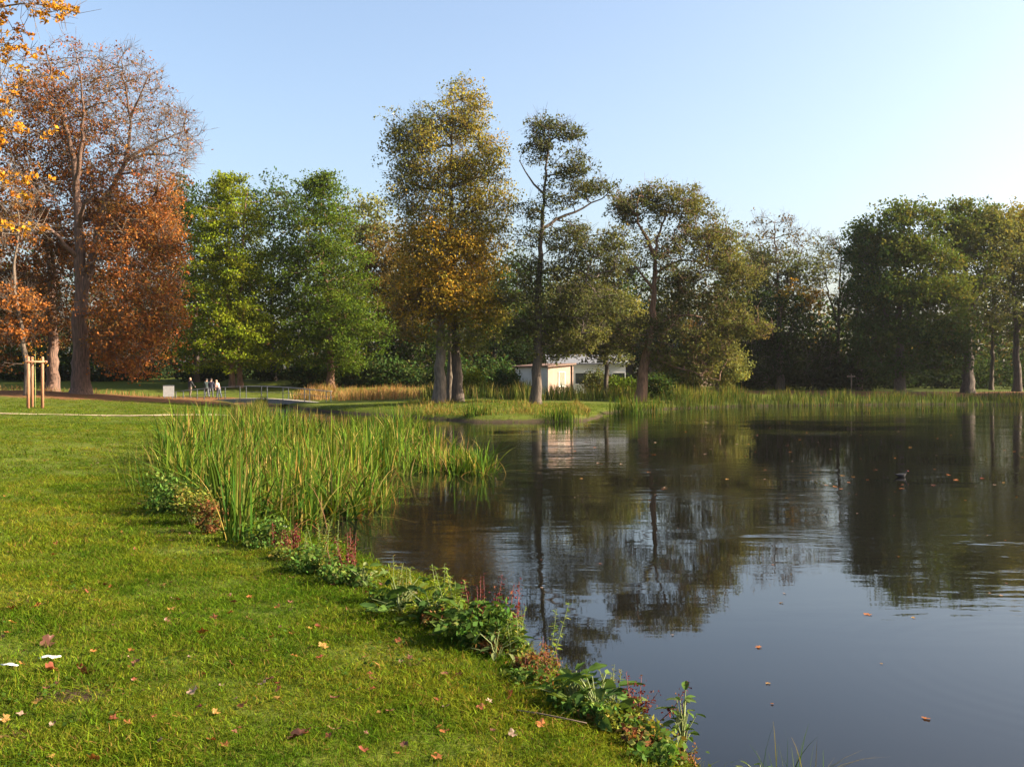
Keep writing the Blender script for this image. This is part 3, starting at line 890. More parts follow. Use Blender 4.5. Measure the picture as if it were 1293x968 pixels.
make_tree('oak_tree', 'yellow-topped oak cut by the right edge of the picture', 106, 1284,
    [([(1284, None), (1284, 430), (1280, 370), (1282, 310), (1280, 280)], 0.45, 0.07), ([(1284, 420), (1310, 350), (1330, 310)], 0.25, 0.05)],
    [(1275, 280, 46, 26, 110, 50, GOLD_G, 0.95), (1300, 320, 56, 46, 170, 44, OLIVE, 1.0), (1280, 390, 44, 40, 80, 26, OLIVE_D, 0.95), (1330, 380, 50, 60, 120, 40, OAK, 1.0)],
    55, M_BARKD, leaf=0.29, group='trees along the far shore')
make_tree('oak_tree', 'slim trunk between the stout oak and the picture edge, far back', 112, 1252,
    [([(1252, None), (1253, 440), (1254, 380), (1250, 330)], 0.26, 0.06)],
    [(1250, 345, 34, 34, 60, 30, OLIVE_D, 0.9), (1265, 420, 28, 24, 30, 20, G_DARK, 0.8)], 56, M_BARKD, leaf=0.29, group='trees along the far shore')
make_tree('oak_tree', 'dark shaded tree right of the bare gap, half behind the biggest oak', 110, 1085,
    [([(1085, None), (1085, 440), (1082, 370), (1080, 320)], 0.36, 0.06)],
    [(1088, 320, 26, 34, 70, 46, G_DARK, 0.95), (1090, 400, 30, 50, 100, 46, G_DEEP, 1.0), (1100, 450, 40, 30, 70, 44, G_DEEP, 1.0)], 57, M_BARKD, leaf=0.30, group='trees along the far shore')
make_tree('oak_tree', 'dark tree at the right end of the olive bush, below the twiggy ash', 118, 945,
    [([(945, None), (945, 440), (944, 380), (942, 330)], 0.4, 0.06)],
    [(940, 340, 34, 34, 80, 42, OLIVE_D, 1.0), (945, 400, 40, 50, 140, 46, G_DEEP, 1.1), (945, 455, 44, 28, 90, 44, G_DEEP, 1.0)], 58, M_BARKD, leaf=0.32, group='trees along the far shore')

def copy_tree(o, x, d, rz, s, label):
    c = o.copy(); link(c)
    c.location = (x, d, hz(x, d)); c.rotation_euler = (0, 0, rz); c.scale = (s, s, s)
    c['label'] = label
    for ch in o.children:
        k = ch.copy(); link(k); k.parent = c
    return c


OAKS = [o for o in bpy.data.objects if o.name.startswith('oak_tree')]
for i, (x, d, rz, s) in enumerate([(64, 96, 1.0, 1.0), (74, 90, 2.2, .9), (86, 97, .3, 1.0), (97, 86, 4.0, .95), (110, 84, 5.2, 1.0), (60, 112, 3.3, 1.0), (122, 72, 1.4, 1.0)]):
    copy_tree(OAKS[i % 3], x, d, rz, s, '%s oak of the far shore row continuing beyond the right picture edge' % ('first', 'second', 'third', 'fourth', 'fifth', 'hindmost', 'farthest')[i])

# --- wood behind the meadow on the left
for i, (px, d, lab, bl, bk) in enumerate([
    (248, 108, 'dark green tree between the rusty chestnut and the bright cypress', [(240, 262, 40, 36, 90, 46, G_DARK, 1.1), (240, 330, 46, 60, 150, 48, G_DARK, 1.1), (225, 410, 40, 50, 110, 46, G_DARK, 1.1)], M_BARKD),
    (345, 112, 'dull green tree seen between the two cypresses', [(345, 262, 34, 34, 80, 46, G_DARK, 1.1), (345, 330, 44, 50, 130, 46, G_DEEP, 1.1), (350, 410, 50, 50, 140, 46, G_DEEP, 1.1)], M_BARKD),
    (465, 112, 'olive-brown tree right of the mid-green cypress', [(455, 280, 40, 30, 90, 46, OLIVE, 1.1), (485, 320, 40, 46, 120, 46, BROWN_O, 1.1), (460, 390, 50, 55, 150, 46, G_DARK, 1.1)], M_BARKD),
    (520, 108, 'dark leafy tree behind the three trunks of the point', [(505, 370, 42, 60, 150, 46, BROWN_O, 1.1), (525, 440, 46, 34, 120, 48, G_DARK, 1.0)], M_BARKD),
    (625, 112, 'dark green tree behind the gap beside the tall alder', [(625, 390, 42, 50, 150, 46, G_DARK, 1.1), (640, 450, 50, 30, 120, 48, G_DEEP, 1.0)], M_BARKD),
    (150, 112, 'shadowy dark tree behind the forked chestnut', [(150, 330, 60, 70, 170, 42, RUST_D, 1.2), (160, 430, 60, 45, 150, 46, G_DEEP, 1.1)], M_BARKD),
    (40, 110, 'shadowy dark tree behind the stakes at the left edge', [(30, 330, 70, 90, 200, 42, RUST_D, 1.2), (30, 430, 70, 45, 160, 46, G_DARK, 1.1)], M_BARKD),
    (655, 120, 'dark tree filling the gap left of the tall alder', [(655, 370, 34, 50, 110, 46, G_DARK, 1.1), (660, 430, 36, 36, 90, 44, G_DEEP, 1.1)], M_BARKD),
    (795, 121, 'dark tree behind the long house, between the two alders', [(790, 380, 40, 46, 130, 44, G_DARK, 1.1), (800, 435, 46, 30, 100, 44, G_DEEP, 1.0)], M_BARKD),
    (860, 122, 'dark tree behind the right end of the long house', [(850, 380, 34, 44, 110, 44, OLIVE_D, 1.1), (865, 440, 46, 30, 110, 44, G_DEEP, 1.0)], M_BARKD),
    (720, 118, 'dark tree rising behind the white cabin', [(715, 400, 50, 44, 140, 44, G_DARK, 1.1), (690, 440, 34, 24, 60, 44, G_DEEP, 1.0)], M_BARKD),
]):
    make_tree('woodland_tree', lab, d, px, [([(px, None), (px, 450), (px - 2, 400), (px - 3, 340)], 0.38, 0.1)], bl, 60 + i, bk, leaf=0.33, group='trees of the wood behind the meadow')


def wood_belt():
    r = np.random.default_rng(99)
    g = Geo()
    for k in range(980):
        px = r.uniform(-900, 2200) if k < 520 else (r.uniform(-150, 940) if k < 840 else r.uniform(900, 1400))
        d = r.uniform(128, 170)
        if 640 < px < 930: top = r.uniform(350, 435)
        elif px >= 930: top = r.uniform(370, 440)
        else: top = r.uniform(300, 440)
        n = 112
        b = P(px, 0, d)
        zt = EYE + (HY - top) * d / F
        u = r.random(n)
        wdt = r.uniform(3, 6)
        z = 0.6 + (zt - 0.6) * u
        nn = unit(r.normal(size=(n, 3)))
        pos = np.stack([b[0] + nn[:, 0] * wdt * (1 - 0.6 * u ** 2), d + nn[:, 1] * 3, z], 1)
        pal = [G_DARK, G_DEEP, OLIVE_D, BROWN_O][k % 4] if px > 350 else [RUST_D, G_DEEP, G_DARK, G_DEEP][k % 4]
        V, Q, c = leaves_geo(r, pos, r.uniform(0.5, 0.95, n), np.clip(pick_cols(r, pal, n), 0.005, .5), 0.4)
        g.add(V, Q, c)
    return g.mesh('far_wood')


tag(put('far_wood', wood_belt(), M_LEAF), 'dark unbroken belt of woodland closing the view behind the park trees', 'woodland', kind='stuff')


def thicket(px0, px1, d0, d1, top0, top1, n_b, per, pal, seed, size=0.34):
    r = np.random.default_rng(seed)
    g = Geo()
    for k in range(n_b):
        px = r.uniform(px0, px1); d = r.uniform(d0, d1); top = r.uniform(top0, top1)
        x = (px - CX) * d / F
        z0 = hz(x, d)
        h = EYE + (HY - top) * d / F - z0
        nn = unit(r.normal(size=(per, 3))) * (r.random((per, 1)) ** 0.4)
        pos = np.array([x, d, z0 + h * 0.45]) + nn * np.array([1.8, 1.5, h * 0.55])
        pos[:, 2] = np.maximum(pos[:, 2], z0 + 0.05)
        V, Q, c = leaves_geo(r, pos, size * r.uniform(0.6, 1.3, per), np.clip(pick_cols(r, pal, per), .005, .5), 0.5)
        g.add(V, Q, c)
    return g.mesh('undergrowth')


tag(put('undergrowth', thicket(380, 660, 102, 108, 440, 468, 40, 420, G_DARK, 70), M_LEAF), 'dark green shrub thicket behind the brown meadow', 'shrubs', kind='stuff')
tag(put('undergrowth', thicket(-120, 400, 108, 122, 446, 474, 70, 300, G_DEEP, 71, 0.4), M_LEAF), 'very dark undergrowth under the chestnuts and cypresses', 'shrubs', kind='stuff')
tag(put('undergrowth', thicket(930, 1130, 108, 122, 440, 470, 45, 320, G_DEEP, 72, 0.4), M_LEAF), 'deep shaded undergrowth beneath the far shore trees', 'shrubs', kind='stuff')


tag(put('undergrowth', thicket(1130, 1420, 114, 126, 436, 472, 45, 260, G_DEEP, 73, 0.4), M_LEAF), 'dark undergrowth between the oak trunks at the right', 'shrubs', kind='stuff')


def bush(label, px, py_base, d, w, h, pal, seed, n=2600, size=0.2):
    r = np.random.default_rng(seed)
    x = (px - CX) * d / F
    z0 = hz(x, d)
    root = thing('bush', label, 'bush', (x, d, z0))
    stems = MB()
    for k in range(7):
        a = r.uniform(0, 6.28); q = r.uniform(.2, .7)
        stems.tube([(0, 0, -.05), (w * .15 * math.cos(a), w * .15 * math.sin(a), h * .35), (w * q * .6 * math.cos(a), w * q * .6 * math.sin(a), h * .8)], [0.03, 0.02, 0.008], 5)
    stems.build('stems', M_BARKD, root, True)
    nb = 60
    sub = unit(r.normal(size=(nb, 3))) * (r.random((nb, 1)) ** .35) * np.array([w * .5, w * .45, h * .42]) + np.array([0, 0, h * .52])
    pos = sub[r.integers(0, nb, n)] + r.normal(size=(n, 3)) * 0.22
    pos[:, 2] = np.maximum(pos[:, 2], 0.03)
    V, Q, c = leaves_geo(r, pos, size * r.uniform(.6, 1.3, n), np.clip(pick_cols(r, pal, n), .005, .6), .5)
    put('foliage', np_mesh('foliage', V, Q, col=c), M_LEAF, root)
    return root


bush('rounded dark green bush between the house and the leaning alder', 785, 490, 84, 3.0, 1.9, G_MID, 81)
bush('smaller deep green bush touching the leaning alder trunk', 830, 490, 84, 2.6, 2.2, G_DARK, 82)
bush('yellow-green bush right of the three trunks on the point', 598, 490, 84, 1.9, 2.1, G_CYP, 83)
bush('loose olive bush hiding the house wall right of the cabin', 752, 490, 88, 2.4, 2.3, OLIVE_D, 85)
bush('tall olive bush hiding the right end of the long house', 862, 490, 90, 3.4, 3.0, OLIVE, 86)
bush('dark bush between the tall olive one and the leaning alder', 842, 490, 89, 2.6, 2.6, G_DARK, 87)
bush('low leafy bush in front of the cabin left wall', 640, 490, 84, 2.4, 2.2, G_DARK, 84)

# ------------------------------------------------------------------ buildings
def wall_window(parent, M, w, h, loc, n_div=1, blind=False):
    """window standing proud on a wall whose face is local y = loc[1]; M maps to the building"""
    x, y, z = loc
    f = MB()
    t = 0.07
    for lo, hi in (((x - w / 2 - t, y - .05, z - t), (x + w / 2 + t, y + .02, z)), ((x - w / 2 - t, y - .05, z + h), (x + w / 2 + t, y + .02, z + h + t)),
                   ((x - w / 2 - t, y - .05, z), (x - w / 2, y + .02, z + h)), ((x + w / 2, y - .05, z), (x + w / 2 + t, y + .02, z + h))):
        f.box(lo, hi, M)
    fo = f.build('window', M_FRAME, parent)
    MB().box((x - w / 2, y - .02, z), (x + w / 2, y + .015, z + h), M).build('pane', M_BLIND if blind else M_GLASS, fo)
    MB().box((x - w / 2 - .12, y - .12, z - t - .06), (x + w / 2 + .12, y + .02, z - t - .002), M).build('sill', M_FRAME, fo)
    return fo


def cabin():
    cx_, cy_ = (692 - CX) * 86 / F, 86.0
    z0 = 0.55
    root = thing('cabin', 'small flat-roofed cabin with front wall coloured as sunlit, one window and shaded white side', 'house', (cx_, cy_, z0), math.radians(38))
    # local: corner at origin, lit wall along +x (faces -y), shaded wall along +y (faces -x)
    W_, D_, H0, H1 = 2.9, 4.6, 2.72, 2.95
    me = MB()
    me.add([(0, 0, -.3), (W_, 0, -.3), (W_, 0, H1), (0, 0, H0)], [(0, 1, 2, 3)])
    me.build('front_wall', M_SUNTINTWALL, root)['label'] = 'front wall coloured as sunlit'
    me = MB()
    me.add([(0, 0, -.3), (0, 0, H0), (0, D_, H0), (0, D_, -.3)], [(0, 3, 2, 1)])
    me.add([(W_, 0, -.3), (W_, D_, -.3), (W_, D_, H1), (W_, 0, H1)], [(0, 1, 2, 3)])
    me.add([(W_, D_, -.3), (0, D_, -.3), (0, D_, H0), (W_, D_, H1)], [(0, 1, 2, 3)])
    me.build('wall', M_WHITEWALL, root)
    rf = MB()
    rf.add([(-.2, -.2, H0 + .01), (W_ + .2, -.2, H1 + .03), (W_ + .2, D_ + .2, H1 + .03), (-.2, D_ + .2, H0 + .01), (-.2, -.2, H0 + .16), (W_ + .2, -.2, H1 + .18), (W_ + .2, D_ + .2, H1 + .18), (-.2, D_ + .2, H0 + .16)],
           [(0, 3, 2, 1), (4, 5, 6, 7), (0, 1, 5, 4), (1, 2, 6, 5), (2, 3, 7, 6), (3, 0, 4, 7)])
    rf.build('roof', M_TRIM, root)
    wall_window(root, None, 0.62, 1.15, (1.55, 0, 1.15), blind=True)
    MB().tube([(2.72, -.06, -.2), (2.72, -.06, 2.88)], 0.05, 8).build('drainpipe', M_TRIM, root)
    return root


cabin()


def long_house():
    d = 95.0
    x0, x1 = (694 - CX) * d / F, (790 - CX) * d / F
    z0 = 0.6
    root = thing('house', 'long white house with grey pitched roof mostly hidden behind the alders', 'house', (x0, d, z0))
    L_, D_, H_ = x1 - x0, 6.5, 3.15
    me = MB()
    me.add([(0, 0, -.3), (L_, 0, -.3), (L_, 0, H_), (0, 0, H_)], [(0, 1, 2, 3)])
    me.add([(L_, D_, -.3), (0, D_, -.3), (0, D_, H_), (L_, D_, H_)], [(0, 1, 2, 3)])
    for x in (0, L_):
        me.add([(x, 0, -.3), (x, D_, -.3), (x, D_, H_), (x, D_ / 2, H_ + .75), (x, 0, H_)], [(0, 1, 2, 3, 4) if x else (4, 3, 2, 1, 0)])
    me.build('wall', M_WHITEWALL, root)
    rf = MB()
    for sgn in (0, 1):
        y0 = -.35 if sgn == 0 else D_ + .35
        za = H_ - .14
        rf.add([(-.3, y0, za), (L_ + .3, y0, za), (L_ + .3, D_ / 2, H_ + .77), (-.3, D_ / 2, H_ + .77), (-.3, y0, za + .14), (L_ + .3, y0, za + .14), (L_ + .3, D_ / 2, H_ + .91), (-.3, D_ / 2, H_ + .91)],
               [(0, 3, 2, 1), (4, 5, 6, 7), (0, 1, 5, 4), (1, 2, 6, 5), (3, 0, 4, 7)])
    ro = rf.build('roof', M_ROOF, root)
    MB().box((L_ * .7, D_ / 2 - .35, H_ + .5), (L_ * .7 + .6, D_ / 2 + .35, H_ + 1.5)).build('chimney', M_TRIM, ro)
    for x in (3.0, 4.25, 6.6):
        wall_window(root, None, 1.1, 1.0, (x, 0, 1.2))
    dr = MB().box((5.0, -.04, -.1), (5.85, .02, 2.05)).build('door', M_TRIM, root)
    MB().tube([(5.15, -.09, 1.0), (5.27, -.09, 1.0)], .015, 6).build('handle', M_STEEL, dr)
    return root


long_house()


def gable_house():
    d = 128.0
    x = (888 - CX) * d / F
    root = thing('house', 'distant gable coloured as pink-lit, showing through the leaves of the leaning alder', 'house', (x, d, 1.0), math.radians(48))
    W_, D_, H_ = 6.0, 8.0, 5.4
    me = MB()
    me.add([(-W_ / 2, 0, -.3), (W_ / 2, 0, -.3), (W_ / 2, 0, H_), (0, 0, H_ + 3), (-W_ / 2, 0, H_)], [(0, 1, 2, 3, 4)])
    me.add([(-W_ / 2, D_, -.3), (W_ / 2, D_, -.3), (W_ / 2, D_, H_), (0, D_, H_ + 3), (-W_ / 2, D_, H_)], [(4, 3, 2, 1, 0)])
    for s in (-1, 1):
        me.add([(s * W_ / 2, 0, -.3), (s * W_ / 2, D_, -.3), (s * W_ / 2, D_, H_), (s * W_ / 2, 0, H_)], [(0, 1, 2, 3) if s > 0 else (3, 2, 1, 0)])
    me.build('wall', M_SUNTINTWALL, root)
    rf = MB()
    for s in (-1, 1):
        e = s * (W_ / 2 + .4)
        rf.add([(e, -.3, H_ - .35), (e, D_ + .3, H_ - .35), (0, D_ + .3, H_ + 3.05), (0, -.3, H_ + 3.05), (e, -.3, H_ - .2), (e, D_ + .3, H_ - .2), (0, D_ + .3, H_ + 3.2), (0, -.3, H_ + 3.2)],
               [(0, 1, 2, 3), (7, 6, 5, 4), (0, 4, 5, 1), (3, 7, 4, 0), (1, 5, 6, 2)])
    rf.build('roof', M_ROOF, root)
    wall_window(root, None, .9, 1.2, (0, 0, 5.2))
    wall_window(root, None, .9, 1.2, (-1.6, 0, 2.0))
    wall_window(root, None, .9, 1.2, (1.6, 0, 2.0))


gable_house()

# ------------------------------------------------------------------ footbridge
def bridge():
    d = 82.0
    xa, xb = (222 - CX) * d / F, (414 - CX) * d / F
    L_ = xb - xa
    root = thing('footbridge', 'low arched grey steel footbridge with thin railings over the inlet', 'bridge', (xa, d, 0.18), math.radians(-3))
    n = 7
    zc = lambda t: 0.06 + 0.42 * math.sin(math.pi * t)
    for side, y in ((0, 0.0), (1, 1.6)):
        for i in range(n):
            t0, t1 = i / n, (i + 1) / n
            b = MB()
            xs, xe = L_ * t0 + .035, L_ * t1 - .035
            b.add([(xs, y - .04, zc(t0) - .32), (xe, y - .04, zc(t1) - .32), (xe, y + .04, zc(t1) - .32), (xs, y + .04, zc(t0) - .32),
                   (xs, y - .04, zc(t0)), (xe, y - .04, zc(t1)), (xe, y + .04, zc(t1)), (xs, y + .04, zc(t0))],
                  [(0, 3, 2, 1), (4, 5, 6, 7), (0, 1, 5, 4), (1, 2, 6, 5), (2, 3, 7, 6), (3, 0, 4, 7)])
            b.build('side_beam', M_STEEL, root)
        for i in range(n + 1):
            t = i / n
            MB().box((L_ * t - .022, y - .045, zc(t) - .42), (L_ * t + .022, y + .045, zc(t) + 1.0)).build('post', M_STEEL, root)
        for h in (1.02, 0.55):
            MB().tube([(L_ * t, y, zc(t) + h) for t in np.linspace(-.01, 1.01, 22)], 0.02 if h > .8 else 0.01, 6).build('handrail' if h > .8 else 'rail', M_STEEL, root, True)
    npl = 60
    pm = MB().box((-.105, 0.06, 0), (.105, 1.54, .05)).build('plank', M_PLANK, root)
    for i in range(npl):
        t = (i + .5) / npl
        o = pm if i == 0 else pm.copy()
        if i: link(o); o.parent = root
        o.location = (L_ * t, 0, zc(t) - .03)
        o.rotation_euler = (0, -math.atan(0.42 * math.pi / L_ * math.cos(math.pi * t)), 0)


bridge()


def grey_board():
    d = 79.0
    x = (213 - CX) * d / F
    z = hz(x, d)
    root = thing('notice_panel', 'upright pale grey panel on two short feet at the left end of the footbridge', 'panel', (x, d, z), math.radians(20))
    b = MB().box((-.42, -.05, .12), (.42, .05, .98)).build('panel', M_GREYBOARD, root)
    for s in (-.3, .3):
        MB().box((s - .04, -.04, -.15), (s + .04, .04, .118)).build('foot', M_STEEL, root)
    MB().box((-.45, -.07, .982), (.45, .07, 1.02)).build('cap', M_STEEL, root)


grey_board()

# ------------------------------------------------------------------ sapling stakes
def stakes():
    x, d, z = on_ground(44, 515)
    root = thing('sapling_support', 'three peeled timber stakes with top rails round a slim sapling', 'stakes', (x, d, z), 0.0)
    s = d / F
    hgt = 65 * s
    pts = [(-9.5 * s, 0.55), (-2.5 * s, -0.55), (8.5 * s, 0.1)]
    for px, py in pts:
        MB().tube([(px, py, -.3), (px, py, hgt - .06), (px, py, hgt)], [.085, .08, .06], 10).build('stake', M_STAKE, root, True)
    for a, b in ((0, 1), (1, 2), (2, 0)):
        pa, pb = Vector((*pts[a], hgt - .32 + .02 * a)), Vector((*pts[b], hgt - .32 + .02 * a))
        e = (pb - pa).normalized() * .22
        off = Vector((e.y, -e.x, 0)).normalized() * .11
        MB().tube([pa - e + off, pb + e + off], .05, 8).build('rail', M_STAKE, root, True)
    sp = thing('sapling', 'young sapling with green stem growing inside the three stakes', 'sapling', (x, d, z))
    MB().tube([(0, 0, -.1), (.02, .02, 1.2), (.0, .0, 2.2), (.03, 0, 3.2)], [.035, .03, .022, .008], 7).build('stem', plain('green_bark', (.12, .16, .04), (.2, .22, .07), 5), sp, True)
    r = np.random.default_rng(5)
    pos = np.array([0, 0, 2.95]) + r.normal(size=(60, 3)) * np.array([.35, .35, .35])
    V, Q, c = leaves_geo(r, pos, 0.12, np.clip(pick_cols(r, ORANGE, 60), 0, .8))
    put('crown', np_mesh('crown', V, Q, col=c), M_LEAF, sp)


stakes()

# thin signpost on the far shore
x, d = (1075 - CX) * 97 / F, 97.0
sp_ = thing('signpost', 'thin post with a small crossboard on the far shore path', 'sign', (x, d, hz(x, d)))
MB().tube([(0, 0, -.2), (0, 0, 2.1)], .05, 6).build('post', M_BARK, sp_)
MB().box((-.45, -.09, 1.78), (.35, -.065, 1.92)).build('board', M_BARK, sp_)

# ------------------------------------------------------------------ people
SKIN = plain('skin', (0.42, 0.22, 0.15), (0.5, 0.28, 0.2), 10, 0.6)


def person(label, px, d, cols, hair, pose, rz, seed, hgt=1.72):
    """a body grown over a jointed skeleton as one mesh; colours by region"""
    x = (px - CX) * d / F
    z = hz(x, d)
    k = hgt / 1.72
    lean = pose.get('lean', 0.0)
    step = pose.get('step', 0.15)
    def tq(y, z_):  # tilt the upper body forward about the hips
        c, s = math.cos(lean), math.sin(lean)
        return (-(z_ - .92) * s + y * c, .92 + (z_ - .92) * c + y * s)
    def up(xx, y, z_):
        a, b = tq(y, z_)
        return (xx, a, b)
    J = {'pelvis': (0, 0, .92), 'waist': up(0, 0, 1.08), 'chest': up(0, -.01, 1.30), 'neck': up(0, -.01, 1.47), 'chin': up(0, -.035, 1.545), 'head': up(0, -.035, 1.63), 'crown': up(0, -.02, 1.70)}
    R = {'pelvis': .155, 'waist': .145, 'chest': .165, 'neck': .062, 'chin': .075, 'head': .098, 'crown': .07}
    E = [('pelvis', 'waist'), ('waist', 'chest'), ('chest', 'neck'), ('neck', 'chin'), ('chin', 'head'), ('head', 'crown')]
    for s, n in ((-1, 'l'), (1, 'r')):
        fwd = -step * s
        J['hip' + n] = (s * .10, 0, .86); R['hip' + n] = .105
        J['knee' + n] = (s * .11, fwd * .7 - .03, .48); R['knee' + n] = .068
        J['ank' + n] = (s * .115, fwd + (.05 if fwd > 0 else .0), .09); R['ank' + n] = .048
        J['toe' + n] = (s * .13, fwd - .17, .04); R['toe' + n] = .04
        ar = pose.get('arm' + n, .05)
        J['sh' + n] = up(s * .19, 0, 1.41); R['sh' + n] = .075
        J['el' + n] = up(s * .26, -.05 - ar * .6, 1.13 + abs(ar) * .1); R['el' + n] = .052
        J['wr' + n] = up(s * .25, -.12 - ar * 1.6, .90 + abs(ar) * .9); R['wr' + n] = .036
        J['ha' + n] = up(s * .245, -.15 - ar * 1.9, .80 + abs(ar) * 1.0); R['ha' + n] = .034
        E += [('pelvis', 'hip' + n), ('hip' + n, 'knee' + n), ('knee' + n, 'ank' + n), ('ank' + n, 'toe' + n), ('chest', 'sh' + n), ('sh' + n, 'el' + n), ('el' + n, 'wr' + n), ('wr' + n, 'ha' + n)]
    names = list(J)
    me = bpy.data.meshes.new('skeleton')
    me.from_pydata([tuple(c * k for c in J[n]) for n in names], [(names.index(a), names.index(b)) for a, b in E], [])
    o = bpy.data.objects.new('skeleton', me)
    link(o)
    o.modifiers.new('skin', 'SKIN')
    if not me.skin_vertices:
        me.skin_vertices.new() if hasattr(me.skin_vertices, 'new') else None
    if me.skin_vertices:
        for i, n in enumerate(names):
            me.skin_vertices[0].data[i].radius = (R[n] * k * (1.15 if n in ('chest', 'waist', 'pelvis') else 1), R[n] * k * (.8 if n in ('chest', 'waist') else 1))
            me.skin_vertices[0].data[i].use_root = (n == 'pelvis')
    sb = o.modifiers.new('sub', 'SUBSURF'); sb.levels = 2; sb.render_levels = 2
    dg = bpy.context.evaluated_depsgraph_get()
    body = bpy.data.meshes.new_from_object(o.evaluated_get(dg))
    bpy.data.objects.remove(o)
    body.materials.clear()
    top, trouser, shoe = cols
    for m in (top, trouser, shoe, SKIN): body.materials.append(m)
    neck = Vector(J['neck']) * k; hands = [Vector(J['ha' + n]) * k for n in 'lr']
    for p in body.polygons:
        c = p.center
        if min((c - h).length for h in hands) < .09 * k or (c.z > neck.z - 0.005 and (c - Vector(J['head']) * k).length < .2 * k): p.material_index = 3
        elif c.z < .10 * k: p.material_index = 2
        elif c.z < .93 * k and abs(c.x) < .235 * k: p.material_index = 1
        else: p.material_index = 0
        p.use_smooth = True
    root = thing('person', label, 'person', (x, d, z), rz)
    put('body', body, None, root)
    # hair cap over the back and top of the head
    hc = Vector(J['head']) * k
    hm = MB()
    rows = []
    for i in range(6):
        th = math.radians(8 + i * 19)
        rows.append([(hc.x + .118 * k * math.sin(th) * math.cos(a), hc.y + .025 * k + .122 * k * math.sin(th) * math.sin(a) * (1.0 if math.sin(a) > 0 else .62 if i > 2 else 1), hc.z + .02 * k + .125 * k * math.cos(th)) for a in np.linspace(0, 2 * math.pi, 14, endpoint=False)])
    vv = [p for r_ in rows for p in r_]
    ff = [(i * 14 + j, i * 14 + (j + 1) % 14, (i + 1) * 14 + (j + 1) % 14, (i + 1) * 14 + j)[::-1] for i in range(5) for j in range(14)] + [tuple(range(14))]
    hm.add(vv, ff).build('hair', hair, root, True)
    return root


def cloth(n, c): return plain(n, tuple(v * .8 for v in c), c, 12, .85)


HAIR_G = plain('fair_hair', (.34, .2, .13), (.42, .26, .17), 30, .7)
HAIR_D = plain('dark_hair', (.025, .018, .014), (.05, .035, .025), 30, .7)
KHAKI, GREYT, NAVYT, BLACKS = cloth('khaki_cloth', (.15, .115, .085)), cloth('grey_cloth', (.10, .105, .125)), cloth('dark_denim', (.06, .07, .11)), cloth('dark_shoes', (.05, .045, .04))
person('person in black jacket and khaki trousers standing apart on the left', 240, 90, (cloth('black_jacket', (.018, .02, .024)), KHAKI, BLACKS), HAIR_G, {'step': .08, 'arml': .12, 'armr': .1}, math.radians(150), 1, 1.76)
person('person in dark green jacket, left one of the close pair in the group', 261, 91.5, (cloth('green_jacket', (.03, .05, .05)), GREYT, BLACKS), HAIR_D, {'step': .18, 'lean': .15}, math.radians(200), 2, 1.66)
person('person in navy jacket and grey trousers, right one of the close pair', 266.5, 91, (cloth('navy_jacket', (.022, .022, .045)), GREYT, BLACKS), HAIR_D, {'step': -.2, 'lean': .05}, math.radians(185), 3, 1.72)
person('person in white and pink top bending forward beside the cypress trunks', 276.5, 90.5, (cloth('pale_pink_top', (.5, .31, .27)), NAVYT, BLACKS), HAIR_G, {'step': .15, 'lean': .42, 'arml': .15}, math.radians(250), 4, 1.70)

# ------------------------------------------------------------------ water bird
def coot():
    x, d = W(1138, 602)
    root = thing('coot', 'small black water bird with red bill swimming on the lake', 'bird', (x, d, 0.0), math.radians(-8))
    root.scale = (.78, .78, .78)
    prof = [(-.19, .085, .005, .01), (-.16, .075, .03, .022), (-.10, .06, .06, .05), (-.02, .05, .082, .072), (.06, .05, .08, .075), (.11, .07, .06, .062), (.135, .11, .04, .045), (.145, .15, .03, .034),
            (.158, .19, .032, .036), (.175, .205, .03, .03), (.195, .2, .014, .015), (.2, .198, .004, .004)]
    k = 12
    V = []; Q = []
    for xx, zz, ry, rz_ in prof:
        for j in range(k):
            a = 6.2832 * j / k
            V.append((xx, ry * math.cos(a), zz + rz_ * math.sin(a)))
    for i in range(len(prof) - 1):
        for j in range(k): Q.append((i * k + j, i * k + (j + 1) % k, (i + 1) * k + (j + 1) % k, (i + 1) * k + j))
    put('body', np_mesh('body', V, Q), M_FEATHER, root)
    MB().tube([(.192, 0, .2), (.215, 0, .195), (.235, 0, .186)], [.013, .010, .002], 6).build('bill', M_BILL, root, True)
    MB().add([(-.15, -.03, .09), (-.15, .03, .09), (-.25, .018, .15), (-.25, -.018, .15), (-.16, -.03, .075), (-.16, .03, .075)], [(0, 1, 2, 3), (3, 2, 5, 4), (0, 3, 4), (1, 5, 2)]).build('tail', M_FEATHER, root, True)


coot()

